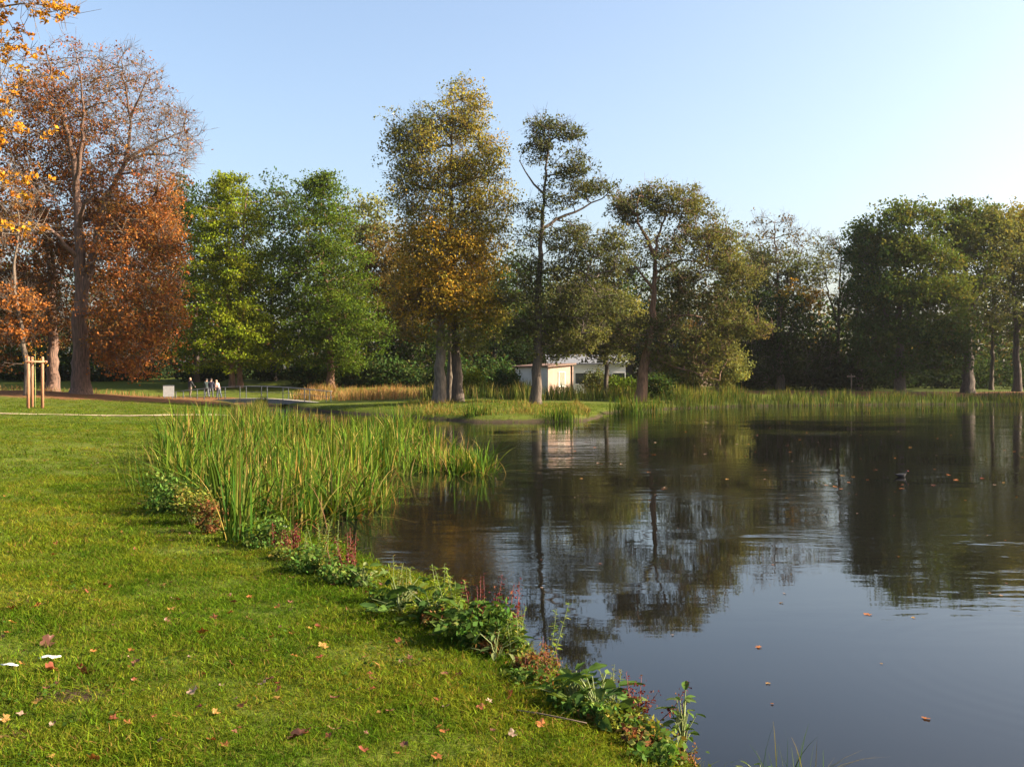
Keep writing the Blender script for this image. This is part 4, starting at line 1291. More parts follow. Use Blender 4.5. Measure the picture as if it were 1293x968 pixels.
# ------------------------------------------------------------------ grass, reeds
def blades_geo(r, base, h, w, lean, azim, col0, col1, seg=5, curve=0.35, twist=0.6):
    """flat tapering blades; all arrays of length n"""
    n = len(base)
    t = np.linspace(0, 1, seg + 1)[None, :]
    dirx = np.cos(azim)[:, None]; diry = np.sin(azim)[:, None]
    out = h[:, None] * (np.sin(lean)[:, None] * t + curve * np.abs(lean)[:, None] * t ** 3)
    zz = h[:, None] * (np.cos(lean)[:, None] * t - curve * 0.55 * np.abs(lean)[:, None] * t ** 3)
    c = np.stack([base[:, 0:1] + dirx * out, base[:, 1:2] + diry * out, base[:, 2:3] + zz], -1)
    fa = azim + math.pi / 2 + r.normal(size=n) * twist
    side = np.stack([np.cos(fa), np.sin(fa), np.zeros(n)], -1)[:, None, :]
    wd = (w[:, None] * np.clip(0.75 + 0.6 * t, 0, 1.0) * (1 - t ** 2.6) * 0.5)[..., None] + 0.0004
    V = np.stack([c - side * wd, c + side * wd], 2)
    m = (seg + 1) * 2
    i = np.arange(seg)
    q = np.stack([i * 2, i * 2 + 1, i * 2 + 3, i * 2 + 2], 1)
    Q = (np.arange(n)[:, None, None] * m + q[None]).reshape(-1, 4)
    tt = (t ** 1.5)[..., None]
    col = col0[:, None, :] * (1 - tt) + col1[:, None, :] * tt
    col = np.repeat(col, 2, axis=1).reshape(-1, 3)
    return V.reshape(-1, 3), Q, np.clip(col, 0.003, 0.9)


def tuft_mesh(seed, n=16, hmin=.03, hmax=.075, spread=.045):
    r = np.random.default_rng(seed)
    base = np.column_stack([r.normal(size=n) * spread, r.normal(size=n) * spread, np.full(n, -.008)])
    h = r.uniform(hmin, hmax, n)
    c0 = pick_cols(r, [(4, (0.068, 0.112, 0.008)), (3, (0.092, 0.132, 0.010)), (2, (0.042, 0.080, 0.006)), (0.8, (0.135, 0.11, 0.03))], n, .18)
    c1 = c0 * np.array([1.2, 1.08, .9])
    V, Q, c = blades_geo(r, base, h, r.uniform(.0035, .006, n), np.abs(r.normal(size=n)) * .5, r.uniform(0, 6.28, n), c0, c1, 3, .5, .8)
    me = np_mesh('grass_tuft', V, Q, col=c)
    me.materials.append(M_GRASS)
    return me


def instance_group(srcs):
    """node group that puts one of the meshes in srcs on every point"""
    ng = bpy.data.node_groups.new('tufts_on_points', 'GeometryNodeTree')
    ng.interface.new_socket('Geometry', in_out='INPUT', socket_type='NodeSocketGeometry')
    ng.interface.new_socket('Geometry', in_out='OUTPUT', socket_type='NodeSocketGeometry')
    N, L = ng.nodes, ng.links
    gi = N.new('NodeGroupInput'); go = N.new('NodeGroupOutput')
    g2i = N.new('GeometryNodeGeometryToInstance')
    for s in reversed(srcs):
        oi = N.new('GeometryNodeObjectInfo'); oi.inputs['Object'].default_value = s
        L.new(oi.outputs['Geometry'], g2i.inputs[0])
    iop = N.new('GeometryNodeInstanceOnPoints')
    L.new(gi.outputs[0], iop.inputs['Points'])
    L.new(g2i.outputs[0], iop.inputs['Instance'])
    iop.inputs['Pick Instance'].default_value = True
    for nm, ty, sk in (('idx', 'INT', 'Instance Index'), ('rot', 'FLOAT_VECTOR', 'Rotation'), ('scl', 'FLOAT_VECTOR', 'Scale')):
        na = N.new('GeometryNodeInputNamedAttribute'); na.data_type = ty; na.inputs['Name'].default_value = nm
        L.new(na.outputs['Attribute'], iop.inputs[sk])
    L.new(iop.outputs[0], go.inputs[0])
    return ng


def scatter(name, pts, rz, scl, nidx, group, r, tilt=0.12):
    me = bpy.data.meshes.new(name)
    n = len(pts)
    me.vertices.add(n)
    me.vertices.foreach_set('co', np.asarray(pts, np.float32).ravel())
    a = me.attributes.new('idx', 'INT', 'POINT'); a.data.foreach_set('value', r.integers(0, nidx, n).astype(np.int32))
    a = me.attributes.new('rot', 'FLOAT_VECTOR', 'POINT')
    a.data.foreach_set('vector', np.column_stack([r.normal(size=n) * tilt, r.normal(size=n) * tilt, rz]).astype(np.float32).ravel())
    a = me.attributes.new('scl', 'FLOAT_VECTOR', 'POINT'); a.data.foreach_set('vector', np.asarray(scl, np.float32).ravel())
    o = put(name, me)
    md = o.modifiers.new('tufts', 'NODES')
    md.node_group = group
    return o


def path_dist(x, y):
    return np.min(np.hypot(x[:, None] - PATH_PTS[None, ::3, 0], y[:, None] - PATH_PTS[None, ::3, 1]), axis=1)


SRC = [bpy.data.objects.new('grass_tuft_source', tuft_mesh(200 + i, 16 if i < 5 else 12, *((.03, .07) if i < 5 else (.06, .12)))) for i in range(7)]
GG = instance_group(SRC)


def lawn():
    r = np.random.default_rng(123)
    PT, RZ, SC = [], [], []
    for r0, r1, dens, s in ((1.8, 7, 1250, 1.0), (7, 13, 650, 1.15), (13, 24, 190, 1.7), (24, 45, 42, 2.6), (45, 75, 12, 3.8)):
        half = math.radians(40)
        n = int(dens * half * (r1 ** 2 - r0 ** 2))
        rr = np.sqrt(r.uniform(r0 ** 2, r1 ** 2, n)); aa = r.uniform(-half, half, n)
        x, y = rr * np.sin(aa), rr * np.cos(aa)
        sd = lake_sd(x, y)
        k = (sd > 0.02) & (((x + 2.9) / .3) ** 2 + ((y - 6.5) / .2) ** 2 > r.random(n))
        if r1 > 30: k &= path_dist(x, y) > 1.1
        x, y, sd = x[k], y[k], sd[k]
        # patchy: thin spots and rank spots
        pn = np.sin(x * 2.1 + 1.3 * np.sin(y * 1.7)) * np.sin(y * 2.6 + 0.8 * np.sin(x * 2.9))
        keep = r.random(len(x)) < np.clip(0.9 + 0.3 * pn, .6, 1)
        x, y, sd, pn = x[keep], y[keep], sd[keep], pn[keep]
        z = height(x, y)
        edge = 1 + np.where(x > 1.2, 0.0, 1.1) * np.exp(-sd / 0.25)
        sc_ = s * r.uniform(.7, 1.25, len(x)) * (1 + .22 * pn)
        PT.append(np.column_stack([x, y, z])); RZ.append(r.uniform(0, 6.28, len(x)))
        SC.append(np.column_stack([sc_, sc_, sc_ * edge * {1.0: .42, 1.15: .42, 1.7: .42, 2.6: .28, 3.8: .18}[s]]))
    PT, RZ, SC = np.concatenate(PT), np.concatenate(RZ), np.concatenate(SC)
    return tag(scatter('lawn_grass', PT, RZ, SC, 7, GG, r), 'short green lawn grass with a few dry blades', 'grass', kind='stuff')


lawn()


def lawn_weeds():
    r = np.random.default_rng(808)
    g = Geo()
    cnt = 0
    while cnt < 420:
        rr, aa = math.sqrt(r.uniform(9, 400)), r.uniform(-.7, .35)
        x, y = rr * math.sin(aa), rr * math.cos(aa)
        if lake_sd(np.array([x]), np.array([y]))[0] < .15: continue
        if math.sin(x * 1.3 + 2) * math.sin(y * .9) < r.uniform(-.6, .5): continue
        cnt += 1
        m = int(r.integers(8, 22)); sp = r.uniform(.04, .13)
        z = hz(x, y)
        pos = np.column_stack([x + r.normal(size=m) * sp, y + r.normal(size=m) * sp, np.full(m, z) + r.uniform(.012, .04, m)])
        pal = [(3, (.045, .085, .014)), (1, (.07, .11, .02))] if r.random() < .75 else [(1, (.12, .085, .03)), (1, (.07, .06, .02))]
        V, Q, c = leaves_geo(r, pos, r.uniform(.02, .045, m), np.clip(pick_cols(r, pal, m), .004, .5), 2.5, .7)
        g.add(V, Q, c)
    return tag(put('lawn_weeds', g.mesh('lawn_weeds'), M_LEAF), 'low clover and broad-leaved weeds spread through the near lawn', 'weeds', kind='stuff')


lawn_weeds()


REED_PAL = [(4, (0.052, 0.098, 0.013)), (3, (0.028, 0.065, 0.011)), (2, (0.088, 0.120, 0.016)), (0.6, (0.16, 0.115, 0.03))]


def reed_blades(r, bx, by, bz, hmin, hmax, wmin, wmax, lean=0.16, seg=6, pal=REED_PAL, dry=0.12):
    n = len(bx)
    h = r.uniform(hmin, hmax, n)
    c0 = pick_cols(r, pal, n, .28)
    c1 = c0 * np.array([1.22, 1.1, .9])
    dr = r.random(n) < dry
    c1[dr] = np.array([.26, .19, .06]) * r.uniform(.7, 1.2, (dr.sum(), 1))
    ln = np.abs(r.normal(size=n)) * lean
    bent = r.random(n) < .05
    ln[bent] += r.uniform(.4, .9, bent.sum())
    return blades_geo(r, np.column_stack([bx, by, bz]), h, r.uniform(wmin, wmax, n), ln, r.uniform(0, 6.28, n), c0, c1, seg, .9, .7)


def clump_mesh(seed, n=34, rad=.18, hmin=1.0, hmax=1.75, lean=.17, wmin=.014, wmax=.026, pal=REED_PAL, dry=.12):
    r = np.random.default_rng(seed)
    V, Q, c = reed_blades(r, r.normal(size=n) * rad, r.normal(size=n) * rad, np.full(n, -.12), hmin, hmax, wmin, wmax, lean, 6, pal, dry)
    me = np_mesh('bulrush', V, Q, col=c)
    me.materials.append(M_REED)
    return me


from mathutils.geometry import tessellate_polygon
REED_POLY = np.array([(-7.0, 20.2), (-5.9, 17.6), (-4.6, 15.6), (-3.7, 16.0), (-2.5, 17.9), (-2.45, 20.5), (-3.3, 23.4), (-3.2, 25.2), (-1.6, 24.9), (-0.5, 24.9), (-0.5, 27.5), (-1.4, 31), (-4, 37),
                      (-8.5, 39), (-11.2, 36), (-10.2, 30), (-8.8, 25)])


def in_poly(x, y, poly):
    ins = np.zeros(len(x), bool)
    for i in range(len(poly)):
        a, b = poly[i], poly[(i + 1) % len(poly)]
        c = (a[1] <= y) != (b[1] <= y)
        if abs(b[1] - a[1]) > 1e-9: ins ^= c & (x < a[0] + (y - a[1]) * (b[0] - a[0]) / (b[1] - a[1]))
    return ins


def poly_edge_dist(x, y, poly):
    best = np.full(len(x), 1e9)
    p = np.column_stack([x, y])
    for i in range(len(poly)):
        a, b = poly[i], poly[(i + 1) % len(poly)]
        e = b - a; w = p - a
        t = np.clip((w @ e) / (e @ e), 0, 1)
        best = np.minimum(best, np.linalg.norm(w - t[:, None] * e, axis=1))
    return best


def near_reeds():
    r = np.random.default_rng(321)
    n = 1300
    x = r.uniform(-11.5, 0, n + 320); y = np.concatenate([r.uniform(15, 39.5, n), r.uniform(15, 23, 320)])
    k = in_poly(x, y, REED_POLY)
    x, y = x[k], y[k]
    # thin out where water shows inside the bed
    hole = np.exp(-(((x + 2.6) / .9) ** 2 + ((y - 23.6) / 1.3) ** 2))
    k = r.random(len(x)) > hole
    x, y = x[k], y[k]
    ed = poly_edge_dist(x, y, REED_POLY)
    front = (y < 19.5) & (ed < 0.75) | ((x > -1.6) & (ed < .5) & (y < 27))
    protos = [clump_mesh(400 + i, 22 + 3 * (i % 3), .07 + .02 * (i % 3), .6, 1.45 + .1 * (i % 3), .24 + .03 * i, .03, .058) for i in range(6)]
    order = [i for i in np.argsort(y) if front[i]][:64]
    shared = 'slender green bulrush clump among many alike at the reed bed front'
    for q, i in enumerate(order):
        z = max(hz(x[i], y[i]), -.25)
        tag(put('bulrush_clump', protos[q % 6], None, None, (x[i], y[i], z), (0, 0, r.uniform(0, 6.28)), r.uniform(.85, 1.1)), shared, 'bulrush', 'bulrush clumps along the front of the near reed bed')
    rest = np.array([i for i in range(len(x)) if i not in set(order)])
    g = Geo()
    for i in rest:
        m = int(r.integers(9, 17))
        hh = (.56 + .24 * min(1, max(0, (y[i] - 16) / 8)) + .14 * min(1, max(0, (y[i] - 27) / 6))) * (1 - .26 * (x[i] > -3.2)) + .12 * math.sin(x[i] * 1.3) + .1 * math.sin(y[i] * .8)
        sg = .09 if y[i] < 23 else .16
        V, Q, c = reed_blades(r, x[i] + r.normal(size=m) * sg, y[i] + r.normal(size=m) * sg, np.full(m, max(hz(x[i], y[i]), -.25) - .05), 1.0 * hh, 1.9 * hh, .03, .06, .27, 6, dry=.15)
        g.add(V, Q, c)
    # broken brown stalks lying low between the stems
    m = 1300
    k2 = r.integers(0, len(x), m)
    V, Q, c = reed_blades(r, x[k2] + r.normal(size=m) * .3, y[k2] + r.normal(size=m) * .3, np.full(m, 0.0), .4, 1.1, .014, .03, .9, 4, [(2, (.13, .075, .035)), (1, (.22, .15, .07)), (1, (.09, .06, .03))], .5)
    g.add(V, Q, c)
    tag(put('reed_bed', g.mesh('reed_bed'), M_REED), 'dense stand of green bulrush leaves filling the near bay', 'reeds', kind='stuff')


near_reeds()

# distinct clumps
def one_clump(label, px, py, seed, n, rad, h0, h1, lean, name='bulrush_clump', cat='bulrush', **kw):
    x, d, z = on_ground(px, py)
    return tag(put(name, clump_mesh(seed, n, rad, h0, h1, lean, **kw), None, None, (x, d, z)), label, cat)


one_clump('bright fan of long upright leaves standing alone at the front of the reeds', 302, 684, 501, 46, .09, .9, 1.65, .24, 'iris_clump', 'iris', wmin=.018, wmax=.032)
one_clump('loose tall grassy clump at the left end of the reed bed', 200, 622, 502, 90, .38, .7, 1.5, .16, wmin=.008, wmax=.016)
one_clump('second grassy clump further back at the left end of the reeds', 232, 585, 503, 90, .4, .8, 1.6, .15, wmin=.01, wmax=.018)
one_clump('short leaning blade tuft at the water below the reeds', 372, 690, 504, 14, .08, .4, .8, .35)
one_clump('pale thin rush tuft at the bottom edge beside the water', 1000, 1000, 505, 40, .09, .28, .56, .3, 'rush_tuft', 'rushes', wmin=.003, wmax=.006)


def reed_strip(name, label, pts, depth, dens, h0, h1, w0, w1, seed, pal=REED_PAL, dry=.1, lean=.13, stuff=True, cat='reeds', zoff=0):
    r = np.random.default_rng(seed)
    pts = np.array(pts, float)
    seg = np.linalg.norm(np.diff(pts, axis=0), axis=1); s = np.concatenate([[0], np.cumsum(seg)])
    n = int(s[-1] * depth * dens)
    u = r.uniform(0, s[-1], n)
    x = np.interp(u, s, pts[:, 0]); y = np.interp(u, s, pts[:, 1]) + r.uniform(0, depth, n)
    dn = .5 + .5 * np.sin(x * 1.1 + 2 * np.sin(x * .37)) * np.sin(x * .53 + 1)
    k = r.random(n) < .25 + .75 * dn
    x, y, dn = x[k], y[k], dn[k]
    z = np.maximum(height(x, y), -.1)
    V, Q, c = reed_blades(r, x, y, z - .03, h0, h1, w0, w1, lean, 3, pal, dry)
    V = V.reshape(len(x), -1, 3)
    V[:, :, 2] = z[:, None] + (V[:, :, 2] - z[:, None]) * (.72 + .4 * dn)[:, None]
    return tag(put(name, np_mesh(name, V.reshape(-1, 3), Q, col=c), M_REED), label, cat, kind='stuff' if stuff else None)


FAR_PAL = [(3, (0.048, 0.074, 0.016)), (2, (0.034, 0.058, 0.014)), (1, (0.085, 0.105, 0.022)), (.5, (.13, .10, .04))]  # greens darkened so the far shore's shade is in the reed colour
reed_strip('reed_bed', 'long green reed fringe along the far shore', [W(835, 517.2), W(930, 513.4), W(1060, 511.8), W(1180, 511.2), W(1293, 511.2), (66, 86.6), (95, 78.5)], 4.4, 36, .65, 1.35, .03, .055, 601, FAR_PAL)
reed_strip('reed_bed', 'reeds and tall weeds between the point trees and the cabin', [(-7, 76), (0, 75.5), (5, 77), (8, 79), (12, 82), (20, 86)], 6.5, 34, .9, 1.7, .03, .06, 602, FAR_PAL, .3)
reed_strip('reed_bed', 'reeds lining the inlet between the near bed and the bridge', [(-11.6, 41), (-14.2, 54), (-16.5, 64), (-18, 70)], 3.0, 30, .8, 1.4, .025, .05, 603, FAR_PAL, .2)
MEAD = [(3, (.22, .12, .055)), (2, (.17, .12, .045)), (1, (.10, .12, .035)), (1, (.27, .17, .08))]
reed_strip('meadow_grass', 'tall reddish-brown seeding grass behind the footbridge', [(-20, 90), (-14, 84), (-9, 82), (-3, 82)], 11, 30, .6, 1.15, .03, .06, 604, MEAD, .3, .2, cat='grass')
reed_strip('meadow_grass', 'low dry grass under the big chestnut', [(-48, 77), (-36, 76), (-27, 79)], 4, 14, .25, .6, .03, .05, 605, MEAD, .3, .3, cat='grass')

reed_strip('meadow_grass', 'patchy rough grass between the trunks on the point', [(-7.5, 61), (-3.5, 57.5), (4.4, 57.5), (5.0, 63)], 15, 16, .12, .5, .025, .045, 607, [(2, (.11, .10, .025)), (2, (.065, .09, .018)), (1, (.16, .10, .035))], .35, .35, cat='grass')
reed_strip('meadow_grass', 'rough golden-green grass along the bank of the point', [(-5.4, 60.3), W(600, 531.5), W(650, 531.5), W(700, 531), W(742, 530)], 3.0, 60, .12, .42, .02, .04, 606, [(2, (.12, .105, .025)), (2, (.075, .10, .02)), (1, (.17, .10, .03))], .3, .35, cat='grass')
for lab, px, py, wid, hh, n, sd in (
    ('bushy green reed clump at the tip of the point, left of the leaning alder', 793, 523, 1.0, 1.6, 260, 611),
    ('loose reed clump in the water right of the leaning alder foot', 822, 519, .9, 1.25, 150, 612),
    ('reed clump on the bank in front of the tall alder', 712, 532, .95, 1.15, 170, 613),
    ('thin reed clump on the bank left of the tall alder', 690, 531, .5, .95, 70, 614),
    ('tall weedy reed clump on the bank below the three trunks', 606, 531, .8, 1.5, 170, 615)):
    r = np.random.default_rng(sd)
    x, d = W(px, py)
    root = tag(put('reed_clump', None), lab, 'reeds')
    root.location = (x, d, 0)
    V, Q, c = reed_blades(r, r.normal(size=n) * wid * .55, r.normal(size=n) * .35, np.full(n, -.05), hh * .55, hh, .025, .05, .2, 4, REED_PAL, .12)
    put('blades', np_mesh('blades', V, Q, col=c), M_REED, root)

# ------------------------------------------------------------------ bank plants
def leaf_mesh(name, L_, w, seed, col, wave=.12, fold=.25, rows=7):
    r = np.random.default_rng(seed)
    V, Cc, Q = [], [], []
    for i in range(rows):
        t = i / (rows - 1)
        ww = w * (math.sin(math.pi * min(1, t * .93 + .07)) ** .7) * (1.08 - .35 * t) + .0015
        for j, s in enumerate((-1, -.5, 0, .5, 1)):
            V.append((s * ww * .5, t * L_, abs(s) * ww * fold + wave * L_ * (-t * t * .9 + .25 * t) + (r.normal() * .06 * w if abs(s) == 1 else 0)))
            c = np.array(col) * (1.25 if j == 2 else 1.0) * r.uniform(.88, 1.12)
            Cc.append(c)
    for i in range(rows - 1):
        for j in range(4): Q.append((i * 5 + j, i * 5 + j + 1, (i + 1) * 5 + j + 1, (i + 1) * 5 + j))
    me = np_mesh(name, V, Q, col=np.clip(np.array(Cc), .003, .8))
    me.materials.append(M_LEAF)
    return me


DOCK_G = [leaf_mesh('leaf', .16, .085, 700 + i, c) for i, c in enumerate([(.040, .075, .018), (.055, .095, .02), (.03, .06, .016), (.075, .11, .025)])]
DOCK_P = [leaf_mesh('leaf', .13, .065, 710 + i, c) for i, c in enumerate([(.09, .13, .04), (.07, .12, .026), (.13, .15, .06)])]
M_STEMR = plain('red_stem', (.10, .025, .025), (.18, .05, .04), 10, .7)
M_STEMG = plain('green_stem', (.09, .12, .03), (.14, .17, .05), 10, .7)


def dock(label, px, py, n, size, seed, protos=None, name='dock_plant', tall=0.0, dx=0, dy=0):
    r = np.random.default_rng(seed)
    x, d, z = on_ground(px, py)
    root = thing(name, label, 'plant', (x + dx, d + dy, z))
    protos = protos or DOCK_G
    st = MB()
    n = int(n * 1.7)
    for i in range(n):
        a = i * 2.4 + r.normal() * .3
        hgt = (r.uniform(.02, .26) + tall * i / n) * size
        rad = r.uniform(.02, .2) * size * (1.2 - .5 * (tall > 0))
        p = Vector((rad * math.cos(a), rad * math.sin(a), hgt))
        st.tube([(0, 0, -.03), (p.x * .3, p.y * .3, hgt * .6), p], [.006, .004, .003], 4, False)
        lf = put('leaf', protos[int(r.integers(len(protos)))], None, root, p, (r.uniform(-.5, .6), r.normal() * .45, a - math.pi / 2 + r.normal() * .3), size * r.uniform(.55, 1.15))
    if tall: st.tube([(0, 0, -.03), (.01, 0, tall * size * .6), (.02, .01, tall * size * 1.1)], [.008, .006, .003], 5)
    st.build('stem', M_STEMG, root, True)
    return root


def spire(label, px, py, n, h, seed, pal, stem, leafsize=.06, spread=.12, per=34, name='willowherb', seedy=False, upright=.16):
    r = np.random.default_rng(seed)
    x, d, z = on_ground(px, py)
    root = thing(name, label, 'plant', (x, d, z))
    st = MB(); g = Geo()
    for i in range(n):
        a = r.uniform(0, 6.28); ln = abs(r.normal()) * upright
        b = Vector((r.normal() * spread, r.normal() * spread, -.04))
        hh = 1.25 * h * r.uniform(.55, 1.05)
        tip = b + Vector((math.cos(a) * ln * hh, math.sin(a) * ln * hh, hh))
        mid = b.lerp(tip, .5) + Vector((r.normal() * .02, r.normal() * .02, 0))
        st.tube([b, mid, tip], [.0045, .0035, .0015], 4, False)
        t = r.uniform(.12 if not seedy else .35, 1, per)
        ctr = np.array([(b.lerp(mid, q * 2) if q < .5 else mid.lerp(tip, q * 2 - 1))[:] for q in t])
        az = r.uniform(0, 6.28, per)
        s = leafsize * r.uniform(.6, 1.2, per) * (1.1 - .6 * t)
        if seedy:
            pos = ctr + r.normal(size=(per, 3)) * .022
            V, Q, c = leaves_geo(r, pos, s * .8, np.clip(pick_cols(r, pal, per), .004, .8), .2, .7)
        else:
            o = np.stack([np.cos(az), np.sin(az), r.uniform(-.1, .8, per)], 1); o = unit(o)
            sd = np.stack([-np.sin(az), np.cos(az), np.zeros(per)], 1)
            w_ = (s * .17)[:, None]
            V = np.stack([ctr, ctr + o * s[:, None] * .45 + sd * w_, ctr + o * s[:, None] - np.array([0, 0, .2]) * s[:, None], ctr + o * s[:, None] * .45 - sd * w_], 1).reshape(-1, 3)
            Q = np.arange(per * 4).reshape(-1, 4); c = np.repeat(np.clip(pick_cols(r, pal, per), .004, .8), 4, axis=0)
        g.add(V, Q, c)
    st.build('stem', stem, root, True)
    put('seed_heads' if seedy else 'foliage', g.mesh('foliage'), M_LEAF, root)['kind'] = 'stuff'
    return root


def weed(label, px, py, w, h, seed, pal, n=900, size=.045, name='leafy_weed'):
    r = np.random.default_rng(seed)
    x, d, z = on_ground(px, py)
    root = thing(name, label, 'plant', (x, d, z))
    st = MB(); nb = 26
    sub = unit(r.normal(size=(nb, 3))) * (r.random((nb, 1)) ** .4) * np.array([w * .5, w * .4, h * .45]) + np.array([0, 0, h * .5])
    for s in sub[:14]: st.tube([(s[0] * .3, s[1] * .3, -.03), (s[0] * .7, s[1] * .7, s[2] * .6), tuple(s)], [.005, .004, .002], 4, False)
    st.build('stem', M_STEMG, root, True)
    pos = sub[r.integers(0, nb, n)] + r.normal(size=(n, 3)) * w * .1
    pos[:, 2] = np.maximum(pos[:, 2], .01)
    V, Q, c = leaves_geo(r, pos, size * r.uniform(.6, 1.4, n), np.clip(pick_cols(r, pal, n), .004, .8), .7)
    put('foliage', np_mesh('foliage', V, Q, col=c), M_LEAF, root)
    return root


RED = [(2, (.10, .02, .02)), (2, (.065, .014, .015)), (1, (.13, .05, .025))]
RUSTY = [(2, (.17, .075, .03)), (2, (.11, .045, .022)), (1, (.22, .14, .045)), (2, (.09, .10, .028))]
LIME = [(3, (.14, .19, .026)), (2, (.095, .15, .022)), (1, (.19, .19, .03))]
WEEDG = [(3, (.05, .10, .02)), (2, (.075, .13, .025)), (1, (.12, .15, .035))]
YEL = [(3, (.13, .145, .026)), (2, (.09, .12, .024)), (1, (.19, .14, .035))]

weed('dark green nettle-like weed mound at the foot of the left reeds', 215, 648, .9, .65, 801, WEEDG, 1600, .06)
weed('yellow-green feathery weed right of the dark nettle mound', 246, 662, .7, .6, 802, YEL, 1300, .05)
weed('brownish mixed weeds between the feathery weed and the leaf fan', 270, 672, .5, .5, 803, RUSTY, 700, .05)
weed('low green weeds under the lone leaf fan', 335, 690, .7, .35, 804, WEEDG, 900, .055)
spire('dark red loosestrife stems in front of the reed stems', 362, 700, 9, .42, 805, RED, M_STEMR, .06, .1, 40, 'loosestrife', True)
spire('fresh lime-green herb right of the first red stems', 402, 712, 12, .5, 806, LIME, M_STEMG, .08, .12, 44)
weed('small dark weeds below the lime-green herb', 392, 722, .6, .25, 807, WEEDG, 700, .05)
spire('dark red loosestrife leaning over the water, second from the reeds', 440, 728, 10, .42, 808, RED, M_STEMR, .055, .1, 44, 'loosestrife', True, .3)
dock('curled light green dock leaves by the second red loosestrife', 458, 742, 12, .9, 809, DOCK_P)
weed('olive weed cover between the curled dock and the spires', 430, 738, .5, .22, 810, WEEDG, 600, .05)
spire('yellow-tipped green spires rising above dark dock leaves', 505, 762, 9, .42, 811, YEL, M_STEMG, .085, .1, 34)
dock('dark glossy dock rosette, left one of the big dark leaf mass', 505, 775, 16, 1.15, 812)
dock('dark dock rosette with one pale upturned leaf in the middle of the leaf mass', 545, 788, 18, 1.25, 813)
dock('dark drooping dock rosette at the right of the leaf mass', 585, 806, 16, 1.2, 814)
spire('bright yellow-green herb top behind the dark dock leaves', 566, 790, 10, .46, 815, LIME, M_STEMG, .09, .09, 40)
spire('left spires of dark red seed heads over the water', 606, 800, 5, .44, 816, RED, M_STEMR, .05, .07, 50, 'loosestrife', True)
spire('right spires of dark red seed heads over the water', 636, 812, 5, .46, 817, RED, M_STEMR, .05, .07, 50, 'loosestrife', True)
weed('green leafy weeds hanging off the bank below the red spires', 612, 818, .6, .34, 818, WEEDG, 900, .06)
spire('light green herb bunch just right of the red spires', 648, 830, 10, .34, 819, LIME, M_STEMG, .08, .08, 40)
dock('grey-backed dock leaves beneath the light green herb bunch', 626, 832, 9, .9, 820, DOCK_P)
spire('tall single pale green spire with whorled leaves', 690, 850, 2, .52, 821, LIME, M_STEMG, .075, .03, 60)
spire('rusty orange seeding herb at the foot of the pale spire', 678, 862, 12, .27, 822, RUSTY, M_STEMR, .05, .1, 46, 'seeding_herb', True)
dock('light-veined dock rosette, upper of two beside the fallen twig', 722, 890, 15, 1.0, 823)
dock('broad-leaved dock rosette, lower of two beside the fallen twig', 752, 908, 18, 1.05, 824)
dock('pale green dock leaves at the water side of the rosettes', 775, 905, 9, .8, 825, DOCK_P)
spire('yellowing herb between the dock rosettes and the branched red stems', 765, 890, 8, .30, 826, YEL, M_STEMG, .06, .08, 34)
spire('branched wine-red dead stems with seed clusters above the water', 800, 918, 8, .40, 827, RED, M_STEMR, .045, .06, 46, 'seeding_herb', True, .35)
weed('small yellow-green weed cover under the wine-red stems', 800, 930, .4, .16, 828, YEL, 600, .04)
dock('upright plant with oval green leaves up its stem, nearest the bottom edge', 862, 955, 16, .72, 829, DOCK_P + DOCK_G[:2], 'leafy_plant', .42)
spire('brown seed spike above the upright oval-leaved plant', 866, 950, 2, .36, 830, RUSTY, M_STEMR, .035, .02, 36, 'seeding_herb', True, .1)
spire('orange-brown withered herb at the foot of the oval-leaved plant', 868, 968, 8, .14, 831, RUSTY, M_STEMR, .045, .04, 34, 'seeding_herb', True)
dock('little light green rosette at the bottom edge', 962, 992, 10, .5, 832, DOCK_P)

wr = np.random.default_rng(77)
shore_px = [(190, 628), (240, 655), (300, 690), (370, 706), (430, 730), (500, 765), (585, 810), (640, 845), (720, 900), (800, 945), (850, 972)]
for i in range(48):
    t = (i + wr.uniform(0, 1)) / 48 * (len(shore_px) - 1.001)
    a, b = shore_px[int(t)], shore_px[int(t) + 1]
    f = t - int(t)
    px, py = a[0] + (b[0] - a[0]) * f + wr.normal() * 8 + 6, a[1] + (b[1] - a[1]) * f + wr.normal() * 5 - 3
    o = weed('low mixed weed among many alike lining the grassy bank edge', px, py, wr.uniform(.15, .36), wr.uniform(.05, .17), 900 + i, [WEEDG, YEL, WEEDG, RUSTY][i % 4], 300, .045)
    o['group'] = 'low weeds lining the bank edge'

# fallen twig beside the dock rosettes
tx, td, tz = on_ground(700, 915)
tw = thing('fallen_twig', 'long thin brown twig lying in the grass below the docks', 'twig', (tx, td, tz))
MB().tube([(-.24, .14, .05), (-.1, .06, .055), (.06, -.02, .05), (.2, -.09, .045)], [.004, .006, .005, .003], 6).build('stem', M_TWIG, tw, True)

